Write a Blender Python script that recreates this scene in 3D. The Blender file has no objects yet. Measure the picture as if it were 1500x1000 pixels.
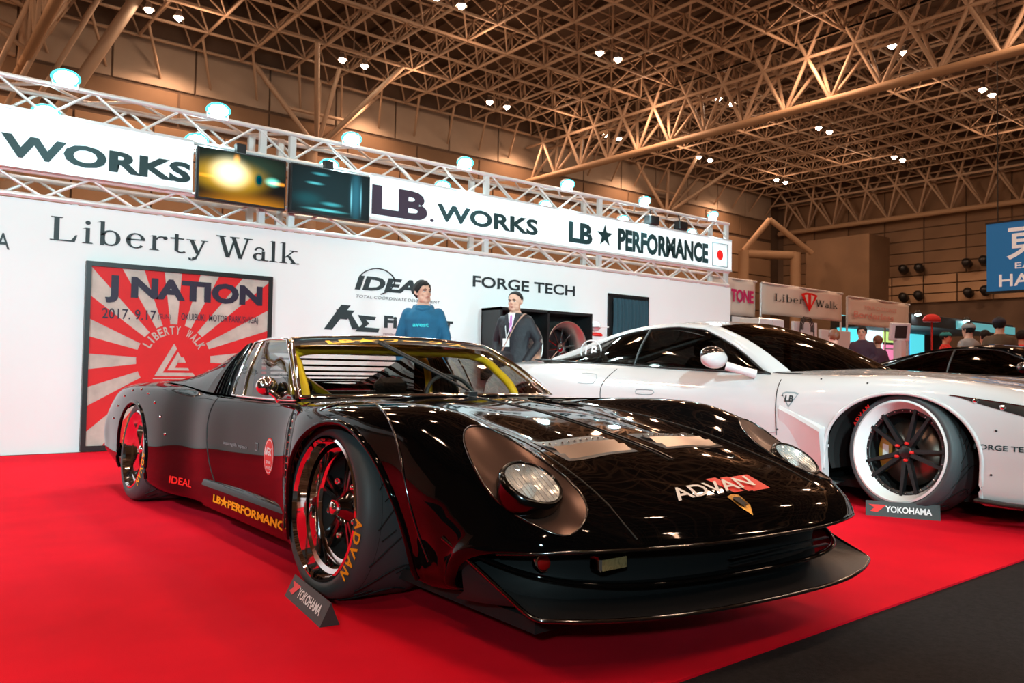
import bpy, bmesh, math, random
from mathutils import Vector, Matrix, noise
from mathutils.bvhtree import BVHTree
import numpy as np
random.seed(7)
PI = math.pi
COL = bpy.context.scene.collection
SC = bpy.context.scene

# ------------------------------------------------------------ camera, world, lights, exposure
# axes: X runs along the booth wall, Y runs away from the camera into the hall, Z up
Rm = ((0.78054454, -0.03504486, 0.62411704),
      (-0.62486917, -0.01660228, 0.78055294),
      (0.0169926, 0.99924783, 0.03485727))
cam_d = bpy.data.cameras.new('camera')
cam = bpy.data.objects.new('camera', cam_d); COL.objects.link(cam)
cam_d.sensor_width = 36; cam_d.lens = 28.21; cam_d.clip_start = .05; cam_d.clip_end = 400
cam.matrix_world = Matrix(((Rm[0][0], Rm[0][1], -Rm[0][2], 0),
                           (Rm[1][0], Rm[1][1], -Rm[1][2], 0),
                           (Rm[2][0], Rm[2][1], -Rm[2][2], .85), (0, 0, 0, 1)))
cam_d.dof.use_dof = True; cam_d.dof.focus_distance = 2.3; cam_d.dof.aperture_fstop = 11
SC.camera = cam
vs = SC.view_settings
SC.display_settings.display_device = 'sRGB'
vs.view_transform = 'Standard'; vs.look = 'None'; vs.exposure = 0.24; vs.gamma = 1.0; vs.use_curve_mapping = False
w = bpy.data.worlds.new('world'); SC.world = w; w.use_nodes = True
w.node_tree.nodes['Background'].inputs[0].default_value = (1.0, .62, .42, 1)
w.node_tree.nodes['Background'].inputs[1].default_value = .22

def add_light(kind, name, loc, target, energy, color, size=.3, spot=None, blend=.6, size_y=None):
    d = bpy.data.lights.new(name, kind); d.energy = energy; d.color = color
    if kind == 'AREA':
        d.size = size
        if size_y: d.shape = 'RECTANGLE'; d.size_y = size_y
    else: d.shadow_soft_size = size
    if spot: d.spot_size = math.radians(spot); d.spot_blend = blend
    o = bpy.data.objects.new(name, d); COL.objects.link(o); o.location = loc
    if target is not None:
        o.rotation_euler = (Vector(target) - Vector(loc)).to_track_quat('-Z', 'Y').to_euler()
    return o
COOL = (.62, .95, 1.0); WARM = (1.0, .58, .36)
# floods standing on the neighbouring stands' rigs, behind and beside the camera, aimed at the booth
for (x, y, z, tx, ty, tz, e, s) in [(-3.5, 1.0, 3.6, 1.5, 8.5, 1.9, 1350, 80), (1.5, -1.5, 3.6, 5.5, 8.5, 2.2, 1650, 75),
                                    (7.5, -1.5, 3.4, 9.5, 8.5, 2.4, 1300, 70), (-3.0, -2.6, 2.6, 1.6, 2.4, .3, 480, 60),
                                    (2.6, -4.0, 2.2, 4.9, 1.6, .3, 800, 50)]:
    add_light('SPOT', 'flood_light', (x, y, z), (tx, ty, tz), e, COOL, .12, s)
# the high bays: every pair of lamps throws a cone down and some light sideways and up to the roof
for x in (-13.5, .3, 14.1, 28, 42, 56, 70):
    for y in (51, 38, 25.5, 12, -1.5, -15):
        if (x > 45 and y < 10): continue
        add_light('SPOT', 'high_bay_light', (x, y, 20.3), (x, y, 0), 1400, WARM, .35, 150)
        add_light('POINT', 'high_bay_glow', (x, min(y, 46), 19.6), None, 210, WARM, .35)

# ------------------------------------------------------------ helpers
def mat(name, col, rough=.5, metal=0., coat=0., emit=None, es=0., bump=None, var=None, spec=.5, alpha=None, trans=0., coatr=.03):
    m = bpy.data.materials.new(name); m.use_nodes = True
    nt = m.node_tree; b = nt.nodes['Principled BSDF']
    c = (*col, 1)
    b.inputs['Base Color'].default_value = c
    b.inputs['Roughness'].default_value = rough; b.inputs['Metallic'].default_value = metal
    b.inputs['Coat Weight'].default_value = coat; b.inputs['Coat Roughness'].default_value = coatr
    b.inputs['Specular IOR Level'].default_value = spec
    if trans: b.inputs['Transmission Weight'].default_value = trans
    if emit: b.inputs['Emission Color'].default_value = (*emit, 1); b.inputs['Emission Strength'].default_value = es
    tc = None
    if var or bump:
        tc = nt.nodes.new('ShaderNodeTexCoord')
    if var:   # (scale, amount)
        n = nt.nodes.new('ShaderNodeTexNoise'); n.inputs['Scale'].default_value = var[0]; n.inputs['Detail'].default_value = 4
        nt.links.new(tc.outputs['Object'], n.inputs['Vector'])
        r = nt.nodes.new('ShaderNodeMapRange'); r.inputs['To Min'].default_value = 1 - var[1]; r.inputs['To Max'].default_value = 1 + var[1]
        r.inputs['From Min'].default_value = .3; r.inputs['From Max'].default_value = .7
        nt.links.new(n.outputs['Fac'], r.inputs['Value'])
        v = nt.nodes.new('ShaderNodeVectorMath'); v.operation = 'SCALE'; v.inputs[0].default_value = col
        nt.links.new(r.outputs['Result'], v.inputs['Scale']); nt.links.new(v.outputs['Vector'], b.inputs['Base Color'])
    if bump:  # (scale, strength, distance)
        n = nt.nodes.new('ShaderNodeTexNoise'); n.inputs['Scale'].default_value = bump[0]; n.inputs['Detail'].default_value = 3
        nt.links.new(tc.outputs['Object'], n.inputs['Vector'])
        bp = nt.nodes.new('ShaderNodeBump'); bp.inputs['Strength'].default_value = bump[1]; bp.inputs['Distance'].default_value = bump[2]
        nt.links.new(n.outputs['Fac'], bp.inputs['Height']); nt.links.new(bp.outputs['Normal'], b.inputs['Normal'])
    return m

def glass(name, tint, rough=.02, f0=.06, gc=(1, 1, 1)):
    m = bpy.data.materials.new(name); m.use_nodes = True; nt = m.node_tree; nt.nodes.clear()
    o = nt.nodes.new('ShaderNodeOutputMaterial'); mx = nt.nodes.new('ShaderNodeMixShader')
    t = nt.nodes.new('ShaderNodeBsdfTransparent'); t.inputs[0].default_value = (*tint, 1)
    g = nt.nodes.new('ShaderNodeBsdfGlossy'); g.inputs['Roughness'].default_value = rough; g.inputs['Color'].default_value = (*gc, 1)
    lw = nt.nodes.new('ShaderNodeLayerWeight'); lw.inputs[0].default_value = .5
    pw = nt.nodes.new('ShaderNodeMath'); pw.operation = 'POWER'; pw.inputs[1].default_value = 5; nt.links.new(lw.outputs['Facing'], pw.inputs[0])
    fr = nt.nodes.new('ShaderNodeMath'); fr.operation = 'MULTIPLY_ADD'; fr.inputs[1].default_value = 1-f0; fr.inputs[2].default_value = f0; nt.links.new(pw.outputs[0], fr.inputs[0])
    nt.links.new(fr.outputs[0], mx.inputs[0]); nt.links.new(t.outputs[0], mx.inputs[1]); nt.links.new(g.outputs[0], mx.inputs[2])
    nt.links.new(mx.outputs[0], o.inputs[0]); return m

class MB:
    def __init__(s): s.v = []; s.f = []; s.sm = []
    def add(s, vs, fs, smooth=False, M=None):
        o = len(s.v)
        if M is not None: vs = [M @ Vector(p) for p in vs]
        s.v += [tuple(p) for p in vs]
        for f in fs: s.f.append(tuple(i + o for i in f)); s.sm.append(smooth)
        return s
    def box(s, x0, x1, y0, y1, z0, z1, M=None, bev=0.):
        if bev > 0:
            b = min(bev, (x1-x0)*.45, (y1-y0)*.45, (z1-z0)*.45)
            vs = []
            for sx in (0, 1):
                for sy in (0, 1):
                    for sz in (0, 1):
                        X = (x0, x1)[sx]; Y = (y0, y1)[sy]; Z = (z0, z1)[sz]
                        dx = b if sx == 0 else -b; dy = b if sy == 0 else -b; dz = b if sz == 0 else -b
                        vs += [(X, Y+dy, Z+dz), (X+dx, Y, Z+dz), (X+dx, Y+dy, Z)]
            I = lambda a, b_, c, k: (a*4+b_*2+c)*3+k
            fs = []
            fs.append((I(0,0,0,0), I(0,0,1,0), I(0,1,1,0), I(0,1,0,0))); fs.append((I(1,0,0,0), I(1,1,0,0), I(1,1,1,0), I(1,0,1,0)))
            fs.append((I(0,0,0,1), I(1,0,0,1), I(1,0,1,1), I(0,0,1,1))); fs.append((I(0,1,0,1), I(0,1,1,1), I(1,1,1,1), I(1,1,0,1)))
            fs.append((I(0,0,0,2), I(0,1,0,2), I(1,1,0,2), I(1,0,0,2))); fs.append((I(0,0,1,2), I(1,0,1,2), I(1,1,1,2), I(0,1,1,2)))
            for a in (0, 1):
                for c in (0, 1):
                    fs.append((I(a,c,0,0), I(a,c,1,0), I(a,c,1,1), I(a,c,0,1)))
                    fs.append((I(a,0,c,0), I(a,1,c,0), I(a,1,c,2), I(a,0,c,2)))
                    fs.append((I(0,a,c,1), I(1,a,c,1), I(1,a,c,2), I(0,a,c,2)))
                    for k in (0, 1): fs.append((I(a,c,k,0), I(a,c,k,1), I(a,c,k,2)))
            return s.add(vs, fs, False, M)
        vs = [(x, y, z) for x in (x0, x1) for y in (y0, y1) for z in (z0, z1)]
        return s.add(vs, [(0,1,3,2), (4,6,7,5), (0,4,5,1), (2,3,7,6), (0,2,6,4), (1,5,7,3)], False, M)
    def tube(s, p0, p1, r, n=6, r1=None, caps=True, smooth=True):
        p0 = Vector(p0); p1 = Vector(p1); d = (p1 - p0)
        if d.length < 1e-7: return s
        q = d.to_track_quat('Z', 'Y'); r1 = r if r1 is None else r1
        vs = []
        for (p, rr) in ((p0, r), (p1, r1)):
            for i in range(n):
                a = 2*PI*i/n; vs.append(p + q @ Vector((math.cos(a)*rr, math.sin(a)*rr, 0)))
        fs = [(i, (i+1) % n, n+(i+1) % n, n+i) for i in range(n)]
        s.add(vs, fs, smooth)
        if caps: s.add(vs, [tuple(range(n-1, -1, -1)), tuple(range(n, 2*n))], False)
        return s
    def path(s, pts, r, n=8, closed=False, caps=True, flat=None):
        pts = [Vector(p) for p in pts]; m = len(pts); vs = []
        up = Vector((0, 0, 1))
        for i, p in enumerate(pts):
            a = pts[(i-1) % m] if (closed or i > 0) else p; b = pts[(i+1) % m] if (closed or i < m-1) else p
            t = (b - a).normalized(); x = t.cross(up)
            if x.length < 1e-4: x = t.cross(Vector((1, 0, 0)))
            x.normalize(); y = x.cross(t).normalized()
            rr = r[i] if isinstance(r, (list, tuple)) else r
            for k in range(n):
                an = 2*PI*k/n
                vs.append(p + x*math.cos(an)*rr + y*math.sin(an)*rr*(flat or 1))
        fs = []
        for i in range(m if closed else m-1):
            for k in range(n):
                a = i*n+k; b = i*n+(k+1) % n; c = ((i+1) % m)*n+(k+1) % n; d = ((i+1) % m)*n+k
                fs.append((a, b, c, d))
        s.add(vs, fs, True)
        if caps and not closed: s.add(vs, [tuple(range(n-1, -1, -1)), tuple(range((m-1)*n, m*n))], False)
        return s
    def lathe(s, prof, n=32, M=None, closed=False, smooth=True):
        # profile (r, h) turned about local Z
        vs = [(r*math.cos(2*PI*k/n), r*math.sin(2*PI*k/n), h) for (r, h) in prof for k in range(n)]
        m = len(prof); fs = []
        for i in range(m if closed else m-1):
            for k in range(n):
                j = (i+1) % m; fs.append((i*n+k, i*n+(k+1) % n, j*n+(k+1) % n, j*n+k))
        return s.add(vs, fs, smooth, M)
    def disc(s, r, h, n=24, M=None):
        return s.add([(r*math.cos(2*PI*k/n), r*math.sin(2*PI*k/n), h) for k in range(n)], [tuple(range(n))], False, M)
    def ball(s, c, r, n=12, m=8, sc=(1, 1, 1), M=None):
        vs = []; fs = []
        for i in range(m+1):
            th = PI*i/m
            for k in range(n):
                a = 2*PI*k/n
                vs.append((c[0]+r*sc[0]*math.sin(th)*math.cos(a), c[1]+r*sc[1]*math.sin(th)*math.sin(a), c[2]+r*sc[2]*math.cos(th)))
        for i in range(m):
            for k in range(n): fs.append((i*n+k, (i+1)*n+k, (i+1)*n+(k+1) % n, i*n+(k+1) % n))
        return s.add(vs, fs, True, M)
    def prism(s, poly, h0, h1, M=None, smooth=False):
        n = len(poly); vs = [(x, y, h0) for x, y in poly] + [(x, y, h1) for x, y in poly]
        fs = [tuple(range(n-1, -1, -1)), tuple(range(n, 2*n))]
        fs += [(i, (i+1) % n, n+(i+1) % n, n+i) for i in range(n)]
        return s.add(vs, fs, False, M)
    def grid(s, P, smooth=True, flip=False, closed=False):
        m = len(P); n = len(P[0]); vs = [p for row in P for p in row]; fs = []
        for i in range(m-1):
            for j in range(n if closed else n-1):
                k = (j+1) % n; f = (i*n+j, (i+1)*n+j, (i+1)*n+k, i*n+k)
                fs.append(f[::-1] if flip else f)
        return s.add(vs, fs, smooth)
    def build(s, name, m, parent=None, loc=None):
        return mesh_obj(name, s.v, s.f, m, parent, s.sm, loc)

def mesh_obj(name, v, f, m, parent=None, smooth=False, loc=None):
    me = bpy.data.meshes.new(name); me.from_pydata([tuple(p) for p in v], [], f)
    if isinstance(smooth, (list, tuple)): me.polygons.foreach_set('use_smooth', smooth)
    elif smooth: me.polygons.foreach_set('use_smooth', [True]*len(f))
    ms = m if isinstance(m, (list, tuple)) else [m]
    for q in ms: me.materials.append(q)
    me.validate()
    o = bpy.data.objects.new(name, me); COL.objects.link(o)
    if parent: o.parent = parent
    if loc is not None: o.location = loc
    return o

def tag(o, label=None, cat=None, group=None, kind=None):
    if label: o['label'] = label
    if cat: o['category'] = cat
    if group: o['group'] = group
    if kind: o['kind'] = kind
    return o
def thing(name, label, cat, loc=(0, 0, 0), rz=0, group=None):
    o = bpy.data.objects.new(name, None); COL.objects.link(o); o.empty_display_size = .1
    o.location = loc; o.rotation_euler = (0, 0, rz); return tag(o, label, cat, group)
def struct(o, label=None): o['kind'] = 'structure'; return tag(o, label)
def copy_tree(o, parent=None):
    c = o.copy(); COL.objects.link(c)
    if parent is not None: c.parent = parent; c.matrix_parent_inverse = o.matrix_parent_inverse
    for ch in list(o.children): copy_tree(ch, c)
    return c
def bake_mods(o):
    bpy.context.view_layer.update()
    dg = bpy.context.evaluated_depsgraph_get(); me = bpy.data.meshes.new_from_object(o.evaluated_get(dg))
    o.modifiers.clear(); o.data = me; return o

def text_geo(s, size=1., bold=0., ext=0., sx=1., shear=0., space=1., align='CENTER'):
    """verts, faces of a text in the XY plane, centred, cap height about size, depth ext"""
    cu = bpy.data.curves.new('t', 'FONT'); cu.body = s; cu.size = size*1.38; cu.offset = bold*size; cu.extrude = ext/2
    cu.shear = 0; cu.space_character = space; cu.resolution_u = 3
    ob = bpy.data.objects.new('t', cu); COL.objects.link(ob); bpy.context.view_layer.update()
    dg = bpy.context.evaluated_depsgraph_get(); me = bpy.data.meshes.new_from_object(ob.evaluated_get(dg))
    v = [list(p.co) for p in me.vertices]; f = [tuple(p.vertices) for p in me.polygons]
    bpy.data.objects.remove(ob); bpy.data.curves.remove(cu); bpy.data.meshes.remove(me)
    if v:
        a = min(p[0] for p in v); b = max(p[0] for p in v); c = min(p[1] for p in v); d = max(p[1] for p in v)
        for p in v:
            p[0] = (p[0]-(a+b)/2)*sx; p[1] -= (c+d)/2; p[0] += p[1]*shear
    return v, f
def text_fit(s, W, Hh, bold=0., ext=.004, shear=0., space=1.):
    v, f = text_geo(s, 1., bold, 0., 1., 0., space)
    a = max(p[0] for p in v)*2; b = max(p[1] for p in v)*2
    v = [[p[0]*W/a + p[1]*Hh/b*shear, p[1]*Hh/b, 0.] for p in v]
    return v, f
def text_box(s, x0, x1, z0, z1, y, m, parent, name='lettering', bold=0., shear=0., space=1., label=None, axis='y', thick=.004, flipx=False):
    """flat raised lettering filling a rectangle on a wall that faces -Y (axis y) or -X (axis x)"""
    v, f = text_fit(s, abs(x1-x0), abs(z1-z0), bold, 0, shear, space)
    cx = (x0+x1)/2; cz = (z0+z1)/2; n = len(v)
    if axis == 'y': P = [(cx+p[0], y, cz+p[1]) for p in v]
    else: P = [(y, cx-p[0], cz+p[1]) for p in v]
    o = mesh_obj(name, P, f, m, parent)
    if label: o['label'] = label
    return o
def tess(v, f, maxlen):
    """triangulate and subdivide so a flat text can be laid on a curved panel"""
    bm = bmesh.new(); bv = [bm.verts.new(p) for p in v]
    for q in f:
        try: bm.faces.new([bv[i] for i in q])
        except Exception: pass
    bmesh.ops.triangulate(bm, faces=bm.faces[:])
    for _ in range(5):
        e = [x for x in bm.edges if x.calc_length() > maxlen]
        if not e: break
        bmesh.ops.subdivide_edges(bm, edges=e, cuts=1); bmesh.ops.triangulate(bm, faces=bm.faces[:])
    bm.verts.index_update()
    V = [tuple(x.co) for x in bm.verts]; F = [tuple(x.index for x in q.verts) for q in bm.faces]; bm.free(); return V, F
def decal(bvh, v, f, origin, ex, ey, dirn, m, name, parent, off=.0015, maxlen=.02):
    """lay a flat shape on a surface: its plane is origin + x*ex + y*ey, rays run along dirn"""
    V, F = tess(v, f, maxlen); ex = Vector(ex); ey = Vector(ey); d = Vector(dirn).normalized(); P = []
    last = None
    for p in V:
        q = Vector(origin) + ex*p[0] + ey*p[1]
        h = bvh.ray_cast(q - d*.6, d, 1.4)
        if h[0] is None: r = (last or q)
        else: r = h[0] - d*off; last = r
        P.append(r)
    return mesh_obj(name, P, F, m, parent)
def crom(pts, k):
    """Catmull-Rom through rows of points (numpy), k steps per span"""
    A = np.array(pts, float); n = len(A); out = []
    for i in range(n-1):
        p0 = A[max(i-1, 0)]; p1 = A[i]; p2 = A[i+1]; p3 = A[min(i+2, n-1)]
        if i == 0: p0 = 2*p1-p2
        if i == n-2: p3 = 2*p2-p1
        for s in range(k):
            t = s/k
            out.append(.5*((2*p1)+(-p0+p2)*t+(2*p0-5*p1+4*p2-p3)*t*t+(-p0+3*p1-3*p2+p3)*t**3))
    out.append(A[-1]); return np.array(out)

# ------------------------------------------------------------ materials
M = {}
M['black_paint'] = mat('black_paint', (.002, .002, .0022), .035, 0, 0., spec=.22)
M['black_satin'] = mat('black_satin', (.012, .012, .013), .38)
M['black_plastic'] = mat('black_plastic', (.012, .012, .013), .5)
M['matte_bronze'] = mat('matte_bronze', (.105, .062, .048), .28, .6)
M['chrome'] = mat('chrome', (.92, .92, .93), .05, 1.)
M['dark_chrome'] = mat('dark_chrome', (.18, .18, .19), .12, 1.)
M['silver'] = mat('silver', (.50, .44, .40), .33, .9)
M['gold'] = mat('gold', (.75, .47, .12), .22, 1.)
M['lens'] = glass('lens', (.92, .95, .95), .01, .05)
M['windshield'] = glass('windshield', (.88, .86, .80), .02, .03, (.6, .52, .45))
M['dark_glass'] = glass('dark_glass', (.10, .10, .095), .03, .05, (.7, .65, .6))
M['rubber'] = mat('rubber', (.06, .07, .075), .55, bump=(60, .15, .002))
M['rubber_groove'] = mat('rubber_groove', (.004, .004, .004), .8)
M['tyre_side'] = mat('tyre_side', (.010, .010, .011), .45)
M['yellow_paint'] = mat('yellow_paint', (.72, .42, .01), .3, coat=.6)
M['yellow_text'] = mat('yellow_text', (.95, .42, .01), .4)
M['white_text'] = mat('white_text', (.85, .87, .88), .4)
M['red_text'] = mat('red_text', (.8, .015, .012), .4)
M['grey_text'] = mat('grey_text', (.22, .28, .30), .4)
M['black_text'] = mat('black_text', (.012, .02, .024), .5)
M['navy_text'] = mat('navy_text', (.014, .006, .028), .5)
M['interior'] = mat('interior', (.010, .009, .009), .75)
M['red_lens'] = mat('red_lens', (.5, .006, .006), .1, coat=1.)
M['amber'] = mat('amber', (.8, .45, .05), .15, coat=1.)
M['white_paint'] = mat('white_paint', (.66, .625, .63), .25, 0, 1.)
M['white_gloss'] = mat('white_gloss', (.85, .86, .86), .2, coat=.8)
M['carpet'] = mat('carpet', (.74, .004, .020), .95, bump=(420, .5, .004), var=(2.2, .10), spec=.1)
M['dark_carpet'] = mat('dark_carpet', (.020, .018, .019), .95, bump=(300, .4, .004), var=(60, .2), spec=.1)
M['hall_floor'] = mat('hall_floor', (.20, .17, .15), .6, var=(.6, .1))
M['booth_white'] = mat('booth_white', (.80, .82, .83), .5, var=(1.1, .02))
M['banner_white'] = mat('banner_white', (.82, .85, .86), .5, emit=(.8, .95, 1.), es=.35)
M['aluminium'] = mat('aluminium', (.80, .80, .80), .3, .35)
M['frame_steel'] = mat('frame_steel', (.50, .36, .25), .6)
M['roof_deck'] = mat('roof_deck', (.085, .050, .030), .9, var=(.35, .2))
M['skin'] = mat('skin', (.66, .36, .26), .5, var=(9, .05))
M['hair'] = mat('hair', (.006, .005, .005), .85, bump=(90, .4, .004))
# ------------------------------------------------------------ where a sight line of the photo meets a plane (used to survey real positions)
def at(px, py, **k):
    d = (px-750, 500-py, 1175.4); r = [sum(Rm[i][j]*d[j] for j in range(3)) for i in range(3)]
    ax = list(k)[0]; i = 'xyz'.index(ax); c = (0, 0, .85); t = (k[ax]-c[i])/r[i]
    return tuple(c[j]+r[j]*t for j in range(3))

# ------------------------------------------------------------ the hall
M['wall_tan'] = mat('wall_tan', (.46, .29, .17), .7, var=(.25, .10))
M['wall_brown'] = mat('wall_brown', (.25, .155, .09), .8, var=(.3, .15))
M['wall_dark'] = mat('wall_dark', (.14, .09, .06), .8, var=(.4, .2))
M['wall_pale'] = mat('wall_pale', (.42, .33, .25), .8, var=(.3, .12))
M['lamp_glow'] = mat('lamp_glow', (1, .9, .8), .5, emit=(1., .80, .62), es=60)
M['flood_glow'] = mat('flood_glow', (1, 1, 1), .5, emit=(.72, .97, 1.), es=34)
M['sign_blue'] = mat('sign_blue', (.010, .15, .38), .5, emit=(.01, .16, .42), es=.25)

o = MB().box(-45, 84, -45, 54.5, -.2, -.012).build('floor', M['hall_floor']); struct(o)
ca = MB().prism([(1.45, 1.46), (26, 1.46), (26, 8.46), (-9, 8.46), (-9, 4.4), (-.6, 4.2), (.12, 2.45)], -.008, 0).build('red_carpet', M['carpet'])  # unseen left corner cut back so the black fender reflects dark aisle
tag(ca, 'bright red carpet covering the stand under both cars', 'carpet')
ca = MB().box(-12, 26, -14, 8.46, -.0115, -.0085).build('grey_carpet', M['dark_carpet'])
tag(ca, 'charcoal carpet of the aisle along the red stand', 'carpet')

# hall wall behind the booth, wall at the right end, and the two that close the hall behind the camera
def panels(parent, rows, u0, u1, du, m, fixed, axis, name='wall_panel'):
    """rows: list of z limits; one box per panel, joints left open between them"""
    base = {}
    n = int(round((u1-u0)/du))
    for (z0, z1) in rows:
        key = round(z1-z0, 3)
        if key not in base:
            b = MB()
            if axis == 'y': b.box(-du/2+.06, du/2-.06, -.12, 0, -(z1-z0)/2+.05, (z1-z0)/2-.05, bev=.03)
            else: b.box(-.12, 0, -du/2+.06, du/2-.06, -(z1-z0)/2+.05, (z1-z0)/2-.05, bev=.03)
            base[key] = b.build(name, m, parent); first = True
        else: first = False
        for i in range(n):
            o = base[key] if (first and i == 0) else base[key].copy()
            if o is not base[key]: COL.objects.link(o)
            uu = u0 + (i+.5)*du
            o.location = (uu, fixed, (z0+z1)/2) if axis == 'y' else (fixed, uu, (z0+z1)/2)
wb = MB().box(-45, 84, 53.7, 54.2, 0, 26).build('wall_back', M['wall_dark']); struct(wb)
panels(wb, [(18.4, 21.6)], -9, 81, 5, M['wall_pale'], 53.7, 'y')
panels(wb, [(16.2, 18.3)], -9, 81, 6, M['wall_brown'], 53.7, 'y')
panels(wb, [(6, 8), (8, 10), (10, 12), (12, 14), (14, 16)], 0, 81, 4.5, M['wall_tan'], 53.7, 'y')
wr = MB().box(82.6, 83.2, -45, 54.2, 0, 26).build('wall_right', M['wall_dark']); struct(wr)
panels(wr, [(11.0+i*1.2, 12.2+i*1.2) for i in range(5)], 5, 53, 4, M['wall_brown'], 82.6, 'x')
panels(wr, [(8.2, 9.13), (9.13, 10.06), (10.06, 11.0)], 5, 53, 3.2, M['wall_tan'], 82.45, 'x')
panels(wr, [(17.2, 20.4)], 5, 53, 4, M['wall_brown'], 82.6, 'x')
o = MB().box(-45, -44.4, -45, 54.2, 0, 26).build('wall_left', M['wall_brown']); struct(o)
o = MB().box(-45, 84, -45.4, -45, 0, 26).build('wall_front', M['wall_brown']); struct(o)
ce = MB().box(-45, 84, -45, 54.2, 25.2, 25.6)
for i in range(0, 40): ce.box(-45+i*3.15, -44.8+i*3.15, -45, 54, 24.95, 25.2)
ce = ce.build('ceiling', M['roof_deck']); struct(ce)

# space frame: square grid below, offset grid above, four diagonals to every upper node
CE = 3.145; ZL, ZU = 21.0, 23.2
def frame_bay(x0, nx, y1, ny):
    b = MB(); c = MB()
    for i in range(nx+1): b.tube((x0+i*CE, y1, ZL), (x0+i*CE, y1-ny*CE, ZL), .10, 5, caps=False)
    for j in range(ny+1): b.tube((x0, y1-j*CE, ZL), (x0+nx*CE, y1-j*CE, ZL), .10, 5, caps=False)
    for i in range(nx): c.tube((x0+(i+.5)*CE, y1-.5*CE, ZU), (x0+(i+.5)*CE, y1-(ny-.5)*CE, ZU), .09, 4, caps=False)
    for j in range(ny): c.tube((x0+.5*CE, y1-(j+.5)*CE, ZU), (x0+(nx-.5)*CE, y1-(j+.5)*CE, ZU), .09, 4, caps=False)
    for i in range(nx):
        for j in range(ny):
            p = (x0+(i+.5)*CE, y1-(j+.5)*CE, ZU)
            for a in (0, 1):
                for d in (0, 1): c.tube((x0+(i+a)*CE, y1-(j+d)*CE, ZL), p, .065, 4, caps=False)
    e = thing('space_frame', None, None); del_keys(e); e['kind'] = 'structure'
    q = b.build('lower_grid', M['frame_steel'], e); q['kind'] = 'stuff'
    q = c.build('upper_lattice', M['frame_steel'], e); q['kind'] = 'stuff'
def del_keys(e):
    for k in ('label', 'category', 'group'):
        if k in e: del e[k]
for x0 in (43.7-24*CE, 43.7-12*CE, 43.7): frame_bay(x0, 12, 52.5, 28)
# deep roof beams: thick bottom chord and two lattice faces
for bx in (43.7-12*CE, 43.7, 81.6):
    e = thing('roof_beam', None, None); del_keys(e); e['kind'] = 'structure'
    MB().tube((bx, 53, 17), (bx, -36, 17), .26, 10).build('bottom_chord', mat('beam_tan', (.50, .33, .20), .6) if bx == 43.7-12*CE else bpy.data.materials['beam_tan'], e)
    L = MB(); L2 = MB()
    for (LL, dx) in ((L, 0.), (L2, 3.145 if bx < 80 else -3.145)):
        LL.tube((bx+dx/2, 53, 20), (bx+dx/2, -36, 20), .12, 6, caps=False); LL.tube((bx+dx, 53, 23), (bx+dx, -36, 23), .12, 6, caps=False)
        for k in range(28):
            y = 52.4-k*3.05
            for s in (-1, 1):
                if y+s*1.52 < 53: LL.tube((bx, y, 17), (bx+dx/2, y+s*1.52, 20), .12, 6, caps=False)
                if y+1.52 < 53 or s > 0: LL.tube((bx+dx/2, y-1.52, 20), (bx+dx, y-1.52+s*1.52, 23), .12, 6, caps=False)
    q = L.build('lattice', M['frame_steel'], e); q['kind'] = 'stuff'
    q = L2.build('lattice', M['frame_steel'], e); q['kind'] = 'stuff'
# short braces from the frame's edge down to the back wall, and the inverted pyramids that carry the frame
b = MB()
for i in range(-2, 26):
    x = 43.7-12*CE+(i+.5)*CE
    b.tube((x, 53.6, 19.0), (x-CE*.5, 50.4, ZL), .09, 5, caps=False)
q = b.build('trim_1', M['frame_steel']); struct(q)
for (x, z) in ((24.1, 16.2), (61.5, 16.6), (-14, 16.2)):
    b = MB(); ap = (x, 52.6, z)
    for (dx, dy) in ((-4.7, 0), (4.7, 0), (-3.1, -6.3), (3.1, -6.3), (0, -3.1), (0, 0)): b.tube(ap, (x+dx, 52.4+dy, ZL), .17, 6)
    b.tube((x-2.3, 52.5, (z+ZL)/2), (x+2.3, 52.5, (z+ZL)/2), .12, 6); b.tube((x, 53.4, z), (x, 53.4, 0), .45, 8)
    q = b.build('support_frame', M['frame_steel']); struct(q)
b = MB()
for (x, z) in ((6.0, 0), ):
    ap = (5.6, 51, 10.5); b.tube((5.6, 51, 0), ap, .6, 8)
    b.tube(ap, (11.8, 47, 23), .34, 8)
    for i in range(7): b.tube((4.6-i*.9, 51, 10.5), (10.5-i*1.6, 46+.4*i, 24), .14, 6)
    for i in range(6): b.tube((3.5+i*.9, 49.5, 12+i*1.8), (-6+i*.4, 47, 20+i*.8), .12, 6)
    for i in range(6): b.tube((5.6, 50.8, 13+i*1.5), (-4+i*.5, 49, 12.5+i*1.8), .12, 6)
q = b.build('support_frame', M['frame_steel']); struct(q)
# portal and stair tower in the far corner
b = MB(); c1 = at(1089, 400, y=50); c2 = at(1165, 400, y=47)
for c in (c1, c2): b.tube((c[0], c[1], 0), (c[0], c[1], 13.6), .55, 10)
b.tube((c1[0], c1[1], 13.3), (c2[0], c2[1], 13.3), .45, 8)
m_ = ((c1[0]+c2[0])/2, (c1[1]+c2[1])/2, 17.0)
b.tube((c1[0], c1[1], 13.6), m_, .3, 8); b.tube((c2[0]+1.5, c2[1]-1.0, 13.6), m_, .3, 8)
q = b.build('corner_portal', M['wall_tan']); struct(q)
q = MB().box(78.3, 82.5, 40.5, 47.5, 0, 15.2).build('stair_tower', M['wall_brown']); struct(q)

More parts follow.
